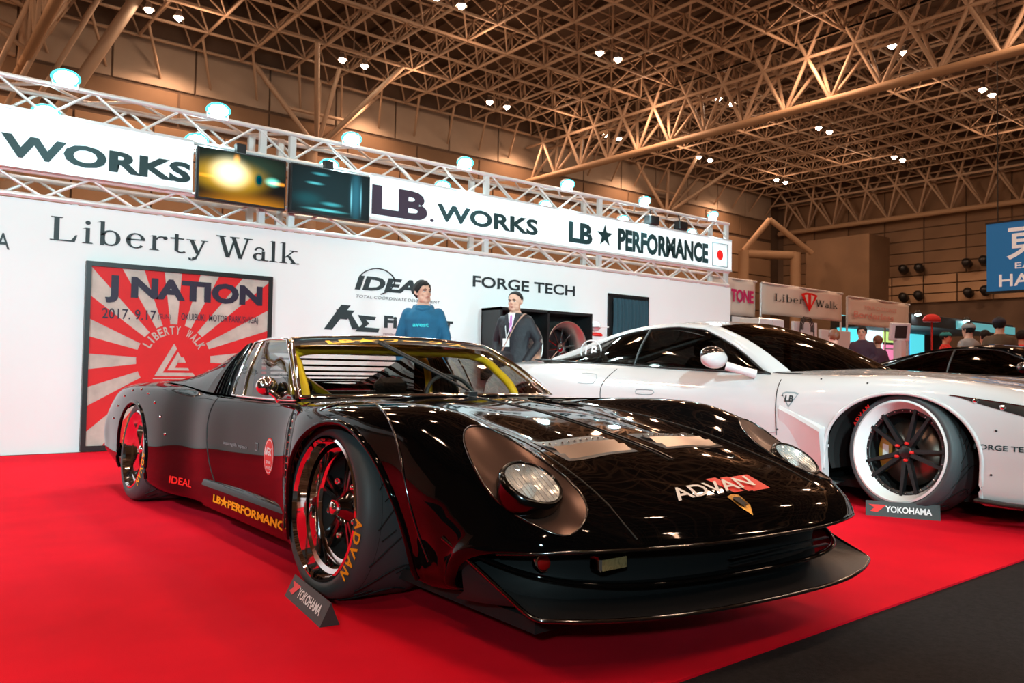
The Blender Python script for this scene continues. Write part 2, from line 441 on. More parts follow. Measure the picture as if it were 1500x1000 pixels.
# twin high-bay lamps
def lamp_proto():
    t = thing('high_bay_lamp', 'x', 'lamp')
    MB().box(-.95, .95, -.05, .05, .42, .50).tube((0, 0, .5), (0, 0, 4.6), .04, 6).build('mounting_bar', M['frame_steel'], t)
    for s in (-1, 1):
        r = MB().lathe([(.06, .45), (.12, .40), (.20, .18), (.33, -.02), (.30, -.02), (.18, .16), (.10, .34)], 16, Matrix.Translation((s*.8, 0, 0)))
        r = r.build('reflector', M['silver'], t)
        MB().ball((s*.8, 0, .05), .22, 12, 8, (1, 1, 1.15)).build('bulb', M['lamp_glow'], r)
    return t
LP = [(240, 20, 'farthest left, near the upper left corner of the photo'),
      (518, 92, 'in line above the gap right of the booth screens'),
      (658, 2, 'cut by the top edge of the photo left of centre'),
      (730, 153, 'seen just left of the near end of the big roof beam'),
      (892, 82, 'brightest of the middle bay, well above the big roof beam'),
      (897, 200, 'half hidden behind the lattice right over the roof beam'),
      (1062, 148, 'shining through the beam lattice at mid height'),
      (1032, 232, 'just below the big beam, nearest its far end'),
      (1144, 265, 'lowest one in the photo, in front of the far right frame'),
      (1207, 190, 'mid bay beneath the beam'),
      (1316, 232, 'in the far bay nearest to the right hand wall'),
      (1446, 135, 'at the right edge beneath the big roof beam'),
      (1316, 72, 'above the big roof beam near the right edge, seen through its lattice')]
lp0 = None
for k, (x, y, d) in enumerate(LP):
    p = at(x, y, z=20.55)
    if p[1] > 51.5: p = at(x, y, y=51.5)
    if lp0 is None: lp0 = lamp_proto(); t = lp0
    else: t = copy_tree(lp0)
    t.location = p; t['label'] = 'twin hall lamp, ' + d; t['group'] = 'twin high-bay lamps under the roof'
# more of the same rows behind and above the camera, seen only as reflections in the cars
nr = 0
for x in (-13.5, 0.3, 14.1, 28, 42):
    for y in (25.5, 12, -1.5, -15):
        if (x, y) in ((28, 25.5), (42, 25.5)) or (x > 30 and y > 20): continue
        p = (x, y, 20.4)
        t = copy_tree(lp0); t.location = p
        t['label'] = f'twin hall lamp outside the frame, row {["farthest", "second", "third", "nearest"][[25.5, 12, -1.5, -15].index(y)]}, column {["first", "second", "third", "fourth", "fifth"][[-13.5, 0.3, 14.1, 28, 42].index(x)]} from left'; t['group'] = 'lamp rows above the camera'

# small spot cans on the right hand wall
def can_proto():
    t = thing('wall_spotlight', 'x', 'spotlight')
    Mx = Matrix.Rotation(math.radians(-65), 4, 'Y')
    MB().lathe([(0, .45), (.30, .42), (.42, .2), (.45, -.35), (.36, -.35), (.3, .1), (0, .15)], 16, Mx).build('housing', M['black_satin'], t)
    MB().box(.1, .9, -.06, .06, -.08, .08).build('bracket', M['black_satin'], t)
    return t
cp = None
for (x, y, d) in [(1238, 404, 'leftmost black wall spotlight on the upper line'), (1259, 402, 'black wall spotlight second from left on the upper line'),
               (1323, 394, 'black wall spotlight third from left on the upper line'), (1346, 392, 'black wall spotlight fourth from left on the upper line'),
               (1416, 385, 'black wall spotlight just left of the blue sign on the upper line'), (1441, 381, 'black wall spotlight touching the blue sign top left'),
               (1323, 435, 'leftmost black wall spotlight on the lower line'), (1345, 432, 'second black wall spotlight on the lower line'),
               (1418, 428, 'third black wall spotlight on the lower line left of the blue sign'), (1443, 425, 'black wall spotlight at the lower left corner of the blue sign')]:
    p = at(x, y, x=81.6)
    if cp is None: cp = can_proto(); t = cp
    else: t = copy_tree(cp)
    t.location = p; t['label'] = d; t['group'] = 'spotlights on the right hand wall'

# hanging blue sign
su = 45.0; a = at(1445, 329, x=su); b_ = at(1448, 427, x=su)
y1 = a[1]; z1 = a[2]; z0 = b_[2]; Hs = z1-z0
sg = thing('hanging_sign', 'blue hanging hall sign with white lettering at the right edge', 'sign')
MB().box(su, su+.25, y1-Hs*1.5, y1, z0, z1).build('sign_panel', M['sign_blue'], sg)
MB().box(su-.02, su+.27, y1-Hs*1.5-.05, y1+.05, z1, z1+.09).build('frame', M['black_satin'], sg)
MB().box(su-.02, su+.27, y1-Hs*1.5-.05, y1+.05, z0-.12, z0).build('frame', M['black_satin'], sg)
MB().tube((su+.12, y1-.5, z1), (su+.12, y1-.5, 20.9), .03, 5).tube((su+.12, y1-Hs*1.4, z1), (su+.12, y1-Hs*1.4, 20.9), .03, 5).build('cable', M['black_satin'], sg)
M['sign_white'] = mat('sign_white', (.85, .85, .85), .5, emit=(.9, .9, .95), es=.2)
text_box('東', y1-.30*Hs-.26*Hs, y1-.18*Hs, 0, 1, su-.02, M['sign_white'], sg, 'lettering', .02, axis='x') if False else None
def xtext(s, ya, yb, za, zb, bold=0.):
    v, f = text_fit(s, abs(ya-yb), abs(zb-za), bold)
    return mesh_obj('lettering', [(su-.02, (ya+yb)/2-p[0], (za+zb)/2+p[1]) for p in v], f, M['sign_white'], sg)
xtext('東', y1-.27*Hs, y1-.84*Hs, z1-.56*Hs, z1-.04*Hs, .02)
xtext('EAST', y1-.38*Hs, y1-.82*Hs, z1-.69*Hs, z1-.60*Hs, .01)
xtext('HALL', y1-.17*Hs, y1-.86*Hs, z1-.94*Hs, z1-.76*Hs, .02)
# ------------------------------------------------------------ booth wall, truss, banner, screens
WY = 8.515
wl = MB().box(-9.0, 11.66, WY, WY+.12, 0, 2.338)
bw = wl.build('wall_booth', M['booth_white']); struct(bw)
def T(s, x0, x1, z0, z1, m='black_text', bold=0., shear=0., space=1., label=None, y=WY-.006, parent=None):
    return text_box(s, x0, x1, z0, z1, y, M[m], parent or bw, 'lettering', bold, shear, space, label)
# serif letters drawn as strokes (thick stems, thin joins, slab feet)
def serif(word_spec, x0, z0, H, m, parent, y, total=None):
    mb = MB(); x = 0.; polys = []
    def P(pts, dx): polys.append([(px+dx, pz) for px, pz in pts])
    def stem(dx, a, z_0, z_1, w=.15, foot=True, head=True, fw=.12):
        P([(a, z_0), (a+w, z_0), (a+w, z_1), (a, z_1)], dx)
        if foot: P([(a-fw, z_0), (a+w+fw, z_0), (a+w+fw*.6, z_0+.05), (a-fw*.6, z_0+.05)], dx)
        if head == 'both': P([(a-fw*.6, z_1-.05), (a+w+fw*.6, z_1-.05), (a+w+fw, z_1), (a-fw, z_1)], dx)
        elif head: P([(a-fw, z_1-.07), (a+.02, z_1-.04), (a+w, z_1), (a, z_1)], dx)
    def arc(dx, cx, cz, rx, rz, a0, a1, wmax, wmin, n=18, ph=0.):
        out = []; inn = []
        for i in range(n+1):
            a = math.radians(a0+(a1-a0)*i/n); wv = wmin+.018+(wmax-wmin)*abs(math.cos(a-ph))**1.5
            out.append((cx+math.cos(a)*rx, cz+math.sin(a)*rz)); inn.append((cx+math.cos(a)*(rx-wv), cz+math.sin(a)*(rz-min(wv, .05+wv*.25))))
        for i in range(n): P([out[i], out[i+1], inn[i+1], inn[i]], dx)
    def line(dx, a, b, w):
        w = max(w, .085)
        (x_0, z_0), (x_1, z_1) = a, b; P([(x_0-w/2, z_0), (x_0+w/2, z_0), (x_1+w/2, z_1), (x_1-w/2, z_1)], dx)
    xh = .66
    for ch in word_spec:
        if ch == 'L': stem(x, .12, 0, 1, .17, False, 'both'); P([(0, 0), (.78, 0), (.86, .30), (.80, .30), (.66, .06), (0, .05)], x); x += .98
        elif ch == 'i': stem(x, .14, 0, xh, .14); arc(x, .21, .88, .09, .09, 0, 360, .088, .088, 12); x += .50
        elif ch == 'b': stem(x, .12, 0, 1.02, .14, False); arc(x, .46, .33, .34, .34, -180, 180, .14, .035); x += .94
        elif ch == 'e':
            arc(x, .38, .33, .34, .34, 15, 320, .15, .035); P([(.08, .34), (.70, .36), (.72, .42), (.08, .40)], x); x += .84
        elif ch == 'r': stem(x, .12, 0, xh, .14); arc(x, .46, .42, .24, .24, 55, 165, .05, .05); arc(x, .58, .58, .085, .085, 0, 360, .084, .084, 10); x += .74
        elif ch == 't': stem(x, .18, .08, .84, .14, False, False); P([(.02, .60), (.52, .60), (.52, .66), (.02, .66)], x); arc(x, .42, .16, .24, .18, 180, 320, .10, .05); x += .62
        elif ch == 'y': line(x, (.18, xh), (.44, .02), .16); line(x, (.68, xh), (.34, -.24), .055); P([(.0, xh-.04), (.34, xh-.04), (.34, xh), (.0, xh)], x); P([(.54, xh-.04), (.82, xh-.04), (.82, xh), (.54, xh)], x); arc(x, .20, -.20, .13, .11, 170, 400, .10, .05, 10); x += .86
        elif ch == 'W':
            for (a, b_, w_) in (((.14, 1), (.42, 0), .17), ((.70, 1), (.44, 0), .06), ((.62, 1), (.92, 0), .17), ((1.22, 1), (.94, 0), .06)): line(x, a, b_, w_)
            for a in (.12, .66, 1.22): P([(a-.17, .95), (a+.20, .95), (a+.20, 1), (a-.17, 1)], x)
            x += 1.34
        elif ch == 'a':
            arc(x, .36, .44, .22, .22, 15, 170, .08, .05); stem(x, .46, .0, .46, .13, False, False); arc(x, .34, .18, .26, .19, 60, 330, .14, .04); P([(.46, 0), (.74, 0), (.74, .05), (.46, .05)], x); x += .76
        elif ch == 'l': stem(x, .12, 0, 1.02, .14); x += .44
        elif ch == 'k': stem(x, .12, 0, 1.02, .14); line(x, (.26, .28), (.64, xh-.02), .07); line(x, (.68, 0), (.40, .38), .16); P([(.46, xh-.05), (.80, xh-.05), (.80, xh), (.46, xh)], x); P([(.5, 0), (.88, 0), (.88, .05), (.5, .05)], x); x += .86
        elif ch == ' ': x += .32
    sx = (total/x) if total else H
    o = None
    V = []; F = []
    for p in polys:
        # one flat face each, always facing the aisle
        A = sum(p[i][0]*p[(i+1) % len(p)][1]-p[(i+1) % len(p)][0]*p[i][1] for i in range(len(p)))
        if A < 0: p = p[::-1]
        k = len(V); yk = y-.0004*(len(F) % 9); V += [(x0+q[0]*sx, yk, z0+q[1]*H) for q in p]; F.append(tuple(range(k, k+len(p))))
    return mesh_obj('lettering', V, F, m, parent)
serif('Liberty Walk', 1.27, 1.985, .225, M['black_text'], bw, WY-.005, 2.45)
T('YOKOHAMA', .09, .955, 1.855, 2.005, bold=.01)
T('IDEAL', 4.45, 5.50, 1.76, 1.93, bold=.06, shear=.35)
b = MB()   # swoosh over the I D lettering
pts = [at(x, y, y=WY-.008) for x, y in [(524, 414), (527, 405), (536, 397), (552, 393), (568, 398), (578, 410), (572, 424), (558, 431)]]
b.path([(p[0], p[1], p[2]) for p in crom(pts, 5)], .016, 6, flat=.4); b.build('lettering', M['black_text'], bw)
T('TOTAL COORDINATE DEVELOPMENT', 4.44, 5.62, 1.665, 1.70, shear=.3)
# angular mark left of the exhaust maker's name
V = []; F = []
def PX(poly, m='black_text', y=WY-.006, parent=None, thick=0):
    P = [at(a, c, y=y) for a, c in poly]; return mesh_obj('lettering', P, [tuple(range(len(P)))], M[m], parent or bw)
for kk, poly in enumerate(([(474, 482), (500, 446), (514, 447), (486, 483)], [(492, 453), (520, 455), (508, 468), (499, 467)], [(506, 456), (512, 455), (528, 482), (516, 482)],
             [(524, 461), (551, 464), (549, 469), (536, 468), (541, 474), (534, 479), (556, 481), (554, 487), (520, 485), (531, 474)])):
    PX(poly, y=WY-.006-.0008*kk)
T('Fi', 4.825, 5.005, 1.325, 1.475, bold=.06); T('EXHAUST', 5.03, 5.82, 1.285, 1.455, bold=.05, shear=.15)
T('FREQUENCY INTELLIGENT', 4.82, 5.45, 1.235, 1.262); T('EXHAUST', 5.48, 5.82, 1.222, 1.25)
T('FORGE TECH', 6.13, 7.96, 1.925, 2.075, bold=.03)

# lighting truss
tr = thing('lighting_truss', 'aluminium box truss carrying the booth banners and floodlights', 'truss')
X0, X1 = -6.0, 11.6
def chord(p0, p1, r=.026): return MB().tube(p0, p1, r, 10).build('chord', M['aluminium'], tr)
for (za, zb) in ((3.14, 3.44), (2.372, 2.60)):
    for y in (WY+.0, WY+.38):
        chord((X0, y, za), (X1, y, za)); chord((X0, y, zb), (X1, y, zb))
br = {}
def brace(key, p0, p1, r=.015):
    p0 = Vector(p0); p1 = Vector(p1)
    if key not in br:
        br[key] = MB().tube((0, 0, 0), p1-p0, r, 6).build('brace', M['aluminium'], tr); o = br[key]
    else: o = br[key].copy(); COL.objects.link(o)
    o.location = p0
n = 44; st = (X1-X0)/n
for i in range(n):
    x = X0+i*st
    for (za, zb, lv) in ((3.14, 3.44, 'u'), (2.372, 2.60, 'l')):
        if i % 2 == 0: brace(lv+'a', (x, WY, za), (x+st, WY, zb)); 
        else: brace(lv+'b', (x, WY, zb), (x+st, WY, za))
        if i % 2 == 0: brace(lv+'c', (x, WY+.38, zb), (x+st, WY+.38, za))
        else: brace(lv+'d', (x, WY+.38, za), (x+st, WY+.38, zb))
        if i % 2 == 0 and lv == 'u': brace(lv+'e', (x, WY, zb), (x+st, WY+.38, zb))
        elif lv == 'u': brace(lv+'f', (x, WY+.38, zb), (x+st, WY, zb))
for x in (-2.6, 3.28, 3.62, 6.34, 8.46, 11.55):
    b = MB()
    for y in (WY+.02, WY+.36): b.box(x-.035, x+.035, y-.03, y+.03, 2.34, 3.46)
    b.build('post', M['aluminium'], tr)
# banners between the two trusses
def banner(x0, x1, label):
    t = thing('banner', label, 'banner')
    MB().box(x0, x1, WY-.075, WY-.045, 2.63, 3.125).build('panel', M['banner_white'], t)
    MB().box(x0, x1, WY-.085, WY-.035, 3.125, 3.15).box(x0, x1, WY-.085, WY-.035, 2.60, 2.63).build('rail', M['aluminium'], t)
    return t
bl = banner(-5.4, 2.52, 'long white banner left of the two screens with wide dark lettering')
brr = banner(4.56, 11.58, 'long white banner right of the two screens ending in a red dot')
M['teal_text'] = mat('teal_text', (.004, .032, .036), .5)
M['plum_text'] = mat('plum_text', (.032, .012, .034), .5)
BY = WY-.082
T('LB', -.7, .1, 2.67, 3.02, 'teal_text', .05, y=BY, parent=bl)
T('WORKS', .845, 2.50, 2.69, 2.90, 'teal_text', .055, y=BY, parent=bl)
T('LB', 4.58, 5.36, 2.665, 3.02, 'plum_text', .06, y=BY, parent=brr)
T('.', 5.40, 5.46, 2.675, 2.715, 'plum_text', .05, y=BY, parent=brr)
T('WORKS', 5.50, 7.17, 2.705, 2.925, 'teal_text', .045, y=BY, parent=brr)
T('LB', 7.75, 8.22, 2.69, 2.99, 'teal_text', .06, y=BY, parent=brr)
T('PERFORMANCE', 8.76, 10.93, 2.68, 3.015, 'teal_text', .065, y=BY, parent=brr)
def flat_poly(pts, y, m, parent, name='lettering'):
    return mesh_obj(name, [(p[0], y, p[1]) for p in pts], [tuple(range(len(pts)))], m, parent)
def star(cx, cz, R):
    return [(cx+math.sin(k*PI/5)*(R if k % 2 == 0 else R*.40), cz+math.cos(k*PI/5)*(R if k % 2 == 0 else R*.40)) for k in range(10)]
flat_poly(star(8.48, 2.86, .17)[::-1], BY, M['teal_text'], brr, 'star')
flat_poly([(11.25+.085*math.cos(a*PI/12), 2.86+.085*math.sin(a*PI/12)) for a in range(24)], BY, M['red_text'], brr, 'red_dot')
b = MB()
for (a, c, d, e) in ((11.04, 11.46, 2.66, 2.672), (11.04, 11.46, 3.05, 3.062), (11.04, 11.052, 2.66, 3.062), (11.448, 11.46, 2.66, 3.062)): b.box(a, c, BY-.004, BY+.006, d, e)
b.build('border_line', M['grey_text'], brr)

# screens
def screen_mat(name, kind):
    m = bpy.data.materials.new(name); m.use_nodes = True; nt = m.node_tree; N = nt.nodes; Lk = nt.links
    b = N['Principled BSDF']; b.inputs['Base Color'].default_value = (.01, .01, .01, 1); b.inputs['Roughness'].default_value = .15
    uv = N.new('ShaderNodeTexCoord'); sp = N.new('ShaderNodeSeparateXYZ'); Lk.new(uv.outputs['Generated'], sp.inputs[0])
    def blob(cx, cz, rx, rz, p=1.):
        cm = N.new('ShaderNodeVectorMath'); cm.operation = 'SUBTRACT'; cm.inputs[1].default_value = (cx, .5, cz); Lk.new(uv.outputs['Generated'], cm.inputs[0])
        sc = N.new('ShaderNodeVectorMath'); sc.operation = 'MULTIPLY'; sc.inputs[1].default_value = (1/rx, 0, 1/rz); Lk.new(cm.outputs[0], sc.inputs[0])
        ln = N.new('ShaderNodeVectorMath'); ln.operation = 'LENGTH'; Lk.new(sc.outputs[0], ln.inputs[0])
        mr = N.new('ShaderNodeMapRange'); mr.interpolation_type = 'SMOOTHERSTEP'; mr.inputs[1].default_value = 0; mr.inputs[2].default_value = 1; mr.inputs[3].default_value = 1; mr.inputs[4].default_value = 0
        Lk.new(ln.outputs['Value'], mr.inputs[0]); return mr.outputs[0]
    def addc(prev, fac, col):
        s = N.new('ShaderNodeVectorMath'); s.operation = 'SCALE'; s.inputs[0].default_value = col; Lk.new(fac, s.inputs['Scale'])
        if prev is None: return s.outputs[0]
        a = N.new('ShaderNodeVectorMath'); a.operation = 'ADD'; Lk.new(prev, a.inputs[0]); Lk.new(s.outputs[0], a.inputs[1]); return a.outputs[0]
    no = N.new('ShaderNodeTexNoise'); no.inputs['Scale'].default_value = 7; Lk.new(uv.outputs['Generated'], no.inputs[0])
    if kind == 'road':
        c = addc(None, blob(.6, -.25, 1.0, .62), (.85, .32, .01)); c = addc(c, blob(.35, .58, .32, .45), (1.6, 1.5, 1.0)); c = addc(c, blob(.34, .5, .62, .5), (.9, .5, .02))
        c = addc(c, blob(.85, .52, .13, .14), (.2, 1.2, .9)); c = addc(c, blob(.93, .50, .2, .06), (1.2, .4, .02)); c = addc(c, blob(.42, .88, .06, .16), (1., .35, .02))
        c = addc(c, blob(.5, .75, .9, .5), (.02, .05, .03)); c = addc(c, blob(.08, .45, .2, .06), (.9, .25, .02)); c = addc(c, blob(.68, .52, .08, .2), (-.5, -.2, .05))
    else:
        c = addc(None, blob(.5, .5, 1.2, 1.2), (.006, .025, .03)); c = addc(c, blob(.28, .66, .16, .05), (.1, .55, .6)); c = addc(c, blob(.82, .5, .12, .9), (.02, .14, .2))
        c = addc(c, blob(.42, .09, .40, .05), (.12, .7, .75)); c = addc(c, blob(.5, .24, .2, .07), (.05, .4, .45)); c = addc(c, blob(.35, .88, .16, .05), (.05, .35, .4))
        c = addc(c, blob(.76, .45, .02, .5), (.2, .6, .7)); c = addc(c, blob(.89, .45, .015, .5), (.2, .6, .7)); c = addc(c, blob(.2, .3, .3, .25), (.0, .05, .06))
    Lk.new(c, b.inputs['Emission Color']); b.inputs['Emission Strength'].default_value = 1.0
    return m
for (x0, x1, k, lab) in ((2.535, 3.485, 'road', 'flat screen showing a glowing orange night road'), (3.535, 4.515, 'dark', 'flat screen showing a dark blue picture with pale captions')):
    t = thing('display_screen', lab, 'screen')
    MB().box(x0, x1, WY-.16, WY-.09, 2.535, 3.085, bev=.008).build('bezel', M['black_satin'], t)
    MB().box(x0+.02, x1-.02, WY-.166, WY-.1605, 2.56, 3.065).build('picture', screen_mat('screen_'+k, k), t)
    MB().box((x0+x1)/2-.05, (x0+x1)/2+.05, WY-.09, WY+.0, 3.0, 3.2).build('mount', M['black_satin'], t)

# floodlights on the truss
fl = None
FX = [(1.346, 'first'), (2.767, 'second'), (4.315, 'third'), (5.94, 'fourth'), (7.743, 'fifth'), (9.38, 'sixth'), (11.09, 'seventh')]
M['flood_halo'] = mat('flood_halo', (.05, .5, .6), .3, emit=(.05, .75, .9), es=2.2)  # emission colour imitates the cyan halo round a lit floodlight
def flood_proto():
    t = thing('truss_floodlight', 'x', 'floodlight')
    R_ = Matrix.Rotation(math.radians(38), 4, 'X')
    R2 = R_ @ Matrix.Rotation(PI/2, 4, 'X') @ Matrix.Diagonal((1.15, .78, 1, 1))
    MB().lathe([(0, -.075), (.05, -.07), (.085, -.035), (.10, .012), (.105, .02)], 28, R2).build('housing', M['aluminium'], t)
    MB().lathe([(.105, .018), (.112, .026), (.100, .034), (.088, .032)], 28, R2).build('bezel', M['flood_halo'], t)  # ring made to glow as the lamp's halo, not a lit part
    MB().lathe([(.090, .028), (.06, .042), (.0, .050)], 24, R2).build('glowing_glass', M['flood_glow'], t)
    MB().tube((-.11, 0, 0), (-.11, 0, -.10), .008, 6).tube((.11, 0, 0), (.11, 0, -.10), .008, 6).tube((-.11, 0, -.10), (.11, 0, -.10), .008, 6).build('yoke', M['aluminium'], t)
    return t
for (x, nth) in FX:
    if fl is None: fl = flood_proto(); t = fl
    else: t = copy_tree(fl)
    t.location = (x, WY-.03, 3.53)
    t['label'] = f'{nth} upper floodlight from the left, glowing on top of the truss'; t['group'] = 'floodlights along the top of the truss'
    t2 = copy_tree(fl); t2.location = (x-.10, WY+.34, 3.27)
    t2['label'] = f'{nth} lower floodlight from the left, glowing inside the truss'; t2['group'] = 'floodlights inside the truss'
    add_light('SPOT', 'flood_light', (x, WY-.13, 3.43), (x, WY-2.4, 0), 120, COOL, .07, 120)
for (px, d) in ((9.55, 'left'), (10.25, 'right')):
    t = thing('stage_lamp', f'{d} of the two small unlit black stage lamps on the truss', 'spotlight', group='black stage lamps on the truss')
    MB().box(px-.11, px+.11, WY-.12, WY+.02, 3.16, 3.31, bev=.015).build('housing', M['black_satin'], t)
    MB().tube((px, WY-.03, 3.31), (px, WY, 3.42), .012, 6).build('clamp', M['black_satin'], t)

# framed poster
PO = thing('framed_poster', 'large framed red and cream sunburst poster leaning on the white wall', 'poster')
px0, px1, pz0, pz1, py = 1.575, 3.405, .012, 1.815, WY-.05
b = MB(); fw = .045
b.box(px0, px1, py-.02, py+.03, pz0, pz0+fw).box(px0, px1, py-.02, py+.03, pz1-fw, pz1).box(px0, px0+fw, py-.02, py+.03, pz0+fw, pz1-fw).box(px1-fw, px1, py-.02, py+.03, pz0+fw, pz1-fw)
b.build('frame', M['black_satin'], PO)
M['poster_cream'] = mat('poster_cream', (.50, .42, .37), .6, var=(7, .18))
M['poster_red'] = mat('poster_red', (.62, .003, .006), .6, var=(5, .06))
MB().box(px0+.02, px1-.02, py, py+.02, pz0+.02, pz1-.02).build('sheet', M['poster_cream'], PO)
cx, cz = (at(255, 525, y=py))[0], (at(255, 527, y=py))[2]
xa, xb, za, zb = px0+fw, px1-fw, pz0+fw, pz1-fw
def ray_to_edge(a):
    dx, dz = math.cos(a), math.sin(a); t = 9
    if dx > 1e-6: t = min(t, (xb-cx)/dx)
    if dx < -1e-6: t = min(t, (xa-cx)/dx)
    if dz > 1e-6: t = min(t, (zb-cz)/dz)
    if dz < -1e-6: t = min(t, (za-cz)/dz)
    return (cx+dx*t, cz+dz*t)
V = []; F = []; nr_ = 16
corners = sorted((math.atan2(z-cz, x-cx) % (2*PI), (x, z)) for x in (xa, xb) for z in (za, zb))
for k in range(nr_):
    a0 = 2*PI*(k+.08)/nr_+.10; a1 = a0+2*PI/nr_*.52
    pl = [(cx, cz), ray_to_edge(a0)] + [c for (a, c) in corners if a0 < a < a1 or a0 < a+2*PI < a1] + [ray_to_edge(a1)]
    i = len(V); V += [(p[0], py-.003, p[1]) for p in pl]; F.append(tuple(range(i, i+len(pl))))
mesh_obj('sun_rays', V, F, M['poster_red'], PO)
flat_poly([(cx+.36*math.cos(a*PI/24), cz+.36*math.sin(a*PI/24)) for a in range(48)], py-.005, M['poster_red'], PO, 'sun_disc')
T('J NATION', px0+.17, px1-.11, 1.43, 1.70, 'navy_text', .07, y=py-.008, parent=PO)
T('2017. 9.17', px0+.15, px0+.64, 1.275, 1.375, 'navy_text', .01, y=py-.008, parent=PO)
T('(SUN)', px0+.66, px0+.78, 1.285, 1.345, 'navy_text', .0, y=py-.008, parent=PO)
T('OKUIBUKI  MOTOR PARK(SHIGA)', px0+.88, px1-.15, 1.275, 1.365, 'navy_text', .01, y=py-.008, parent=PO)
T('J NATION', px0+.50, px1-.60, .40, .50, 'navy_text', .03, y=py-.008, parent=PO)
# arched words round the disc
words = 'LIBERTY WALK'; V = []; F = []
for i, ch in enumerate(words):
    if ch == ' ': continue
    a = math.radians(150-120*i/(len(words)-1)); v, f = text_fit(ch, .045 if ch != 'I' else .016, .085, .03)
    k = len(V); ca_, sa = math.cos(a-PI/2), math.sin(a-PI/2)
    for p in v: V.append((cx+math.cos(a)*.30+p[0]*ca_-p[1]*sa, py-.009, cz+math.sin(a)*.30+p[0]*sa+p[1]*ca_))
    F += [tuple(j+k for j in q) for q in f]
mesh_obj('lettering', V, F, M['poster_cream'], PO)
# triangular emblem
def pp(pts): flat_poly([(cx+a*.30, cz-.02+c*.30) for a, c in pts], py-.009, M['poster_cream'], PO, 'emblem')
pp([(-.62, -.48), (-.02, .62), (.08, .44), (-.36, -.36), (.62, -.36), (.70, -.48)])
pp([(-.22, -.28), (.12, .34), (.22, .16), (.06, -.10), (.30, -.10), (.22, .02), (.36, .02), (.50, -.28)][:3]+[(.02, -.20), (.46, -.20), (.50, -.28)])
pp([(.10, -.02), (.22, .16), (.30, .16), (.38, -.02)])
pp([(-.66, -.55), (.74, -.55), (.74, -.58), (-.66, -.58)])
pp([(-.40, -.66), (.40, -.66), (.40, -.69), (-.40, -.69)])
# ------------------------------------------------------------ wheel cabinet and curtained doorway in the booth wall
cb = thing('wheel_cabinet', 'black display cabinet with deep chrome wheels hung on the booth wall', 'cabinet')
cx0, cx1, cz0, cz1 = 6.28, 7.92, .70, 1.65; cy0, cy1 = 8.1, 8.51
b = MB(); t_ = .035
b.box(cx0, cx1, cy1-.02, cy1, cz0, cz1).box(cx0, cx1, cy0, cy1, cz1-t_, cz1).box(cx0, cx1, cy0, cy1, cz0, cz0+t_)
b.box(cx0, cx0+t_, cy0, cy1, cz0, cz1).box(cx1-t_, cx1, cy0, cy1, cz0, cz1).box(7.10-t_/2, 7.10+t_/2, cy0, cy1, cz0, cz1)
b.build('carcass', M['black_satin'], cb)
MB().box(cx0+.1, cx1-.1, cy0+.05, cy1-.0, 0, cz0).build('plinth', M['white_gloss'], cb)
def show_wheel(x, lab):
    t = thing('show_wheel', lab, 'wheel', (x, cy0+.20, 1.16), group='deep chrome wheels in the cabinet')
    Rx = Matrix.Rotation(PI/2, 4, 'X')
    MB().lathe([(.355, .13), (.37, .14), (.36, .10), (.30, .04), (.285, -.10), (.37, -.13), (.36, -.14), (.27, -.12), (.27, -.02), (.30, .06), (.345, .115)], 40, Rx, closed=True).build('barrel', M['silver'], t)
    b = MB()
    for k in range(10):
        a = 2*PI*k/10+.15; b.tube((math.cos(a)*.05, .02, math.sin(a)*.05), (math.cos(a)*.27, .03, math.sin(a)*.27), .018, 6, .012)
    b.lathe([(0, .03), (.07, .02), (.08, -.04), (0, -.04)], 20, Rx); b.build('spokes', M['dark_chrome'], t)
show_wheel(6.70, 'chrome wheel in the left bay, mostly behind the person in black'); show_wheel(7.51, 'chrome wheel in the right bay of the cabinet')
# white figure shelf item right of the cabinet: cap on a white stand
t = thing('merchandise_stand', 'slim white stand with red and white caps beside the cabinet', 'stand')
MB().box(8.02, 8.25, 8.2, 8.4, 0, 1.35, bev=.01).build('column', M['white_gloss'], t)
q = MB().ball((8.13, 8.28, 1.49), .10, 14, 8, (1, 1, .75)).box(8.03, 8.23, 8.08, 8.22, 1.47, 1.485); q = q.build('cap', M['white_gloss']); tag(q, 'white cap lying on the slim stand beside the cabinet', 'cap')
q = MB().lathe([(.12, 0), (.125, .02), (.10, .045), (.06, .05)], 16, Matrix.Translation((8.13, 8.28, 1.352))).build('cap', M['red_text']); tag(q, 'flat red cap under the white cap beside the cabinet', 'cap')
# doorway with curtain
dw = MB().box(8.66, 9.50, WY-.012, WY-.004, .0, 1.99).build('door_1', M['black_satin']); struct(dw)
MB().box(8.63, 8.66, WY-.03, WY-.004, 0, 2.02).box(9.50, 9.53, WY-.03, WY-.004, 0, 2.02).box(8.63, 9.53, WY-.03, WY-.004, 1.99, 2.02).build('door_frame', M['black_satin'], dw)
M['curtain'] = mat('curtain', (.012, .05, .07), .8)
P = []
for j in range(12):
    z = 1.95-j*1.95/11; P.append([(8.70+.015*math.sin(j)+i*.011, WY-.06+.022*math.sin(i*.9)+.008*math.sin(i*.37+j*.4), z) for i in range(70)])
c = MB().grid(P); cu = c.build('curtain', M['curtain']); tag(cu, 'dark teal pleated curtain hanging in the booth doorway', 'curtain')
# ------------------------------------------------------------ low black sports car
XC = 2.12
def rebase(root, loc):
    root.location = loc; Mi = Matrix.Translation(-Vector(loc))
    for ch in root.children: ch.matrix_parent_inverse = Mi
CAMP = Vector((0, 0, .85))
def pick(bvh, px, py):
    d = (px-750, 500-py, 1175.4); r = Vector([sum(Rm[i][j]*d[j] for j in range(3)) for i in range(3)]).normalized()
    h = bvh.ray_cast(CAMP, r, 60); return h[0]

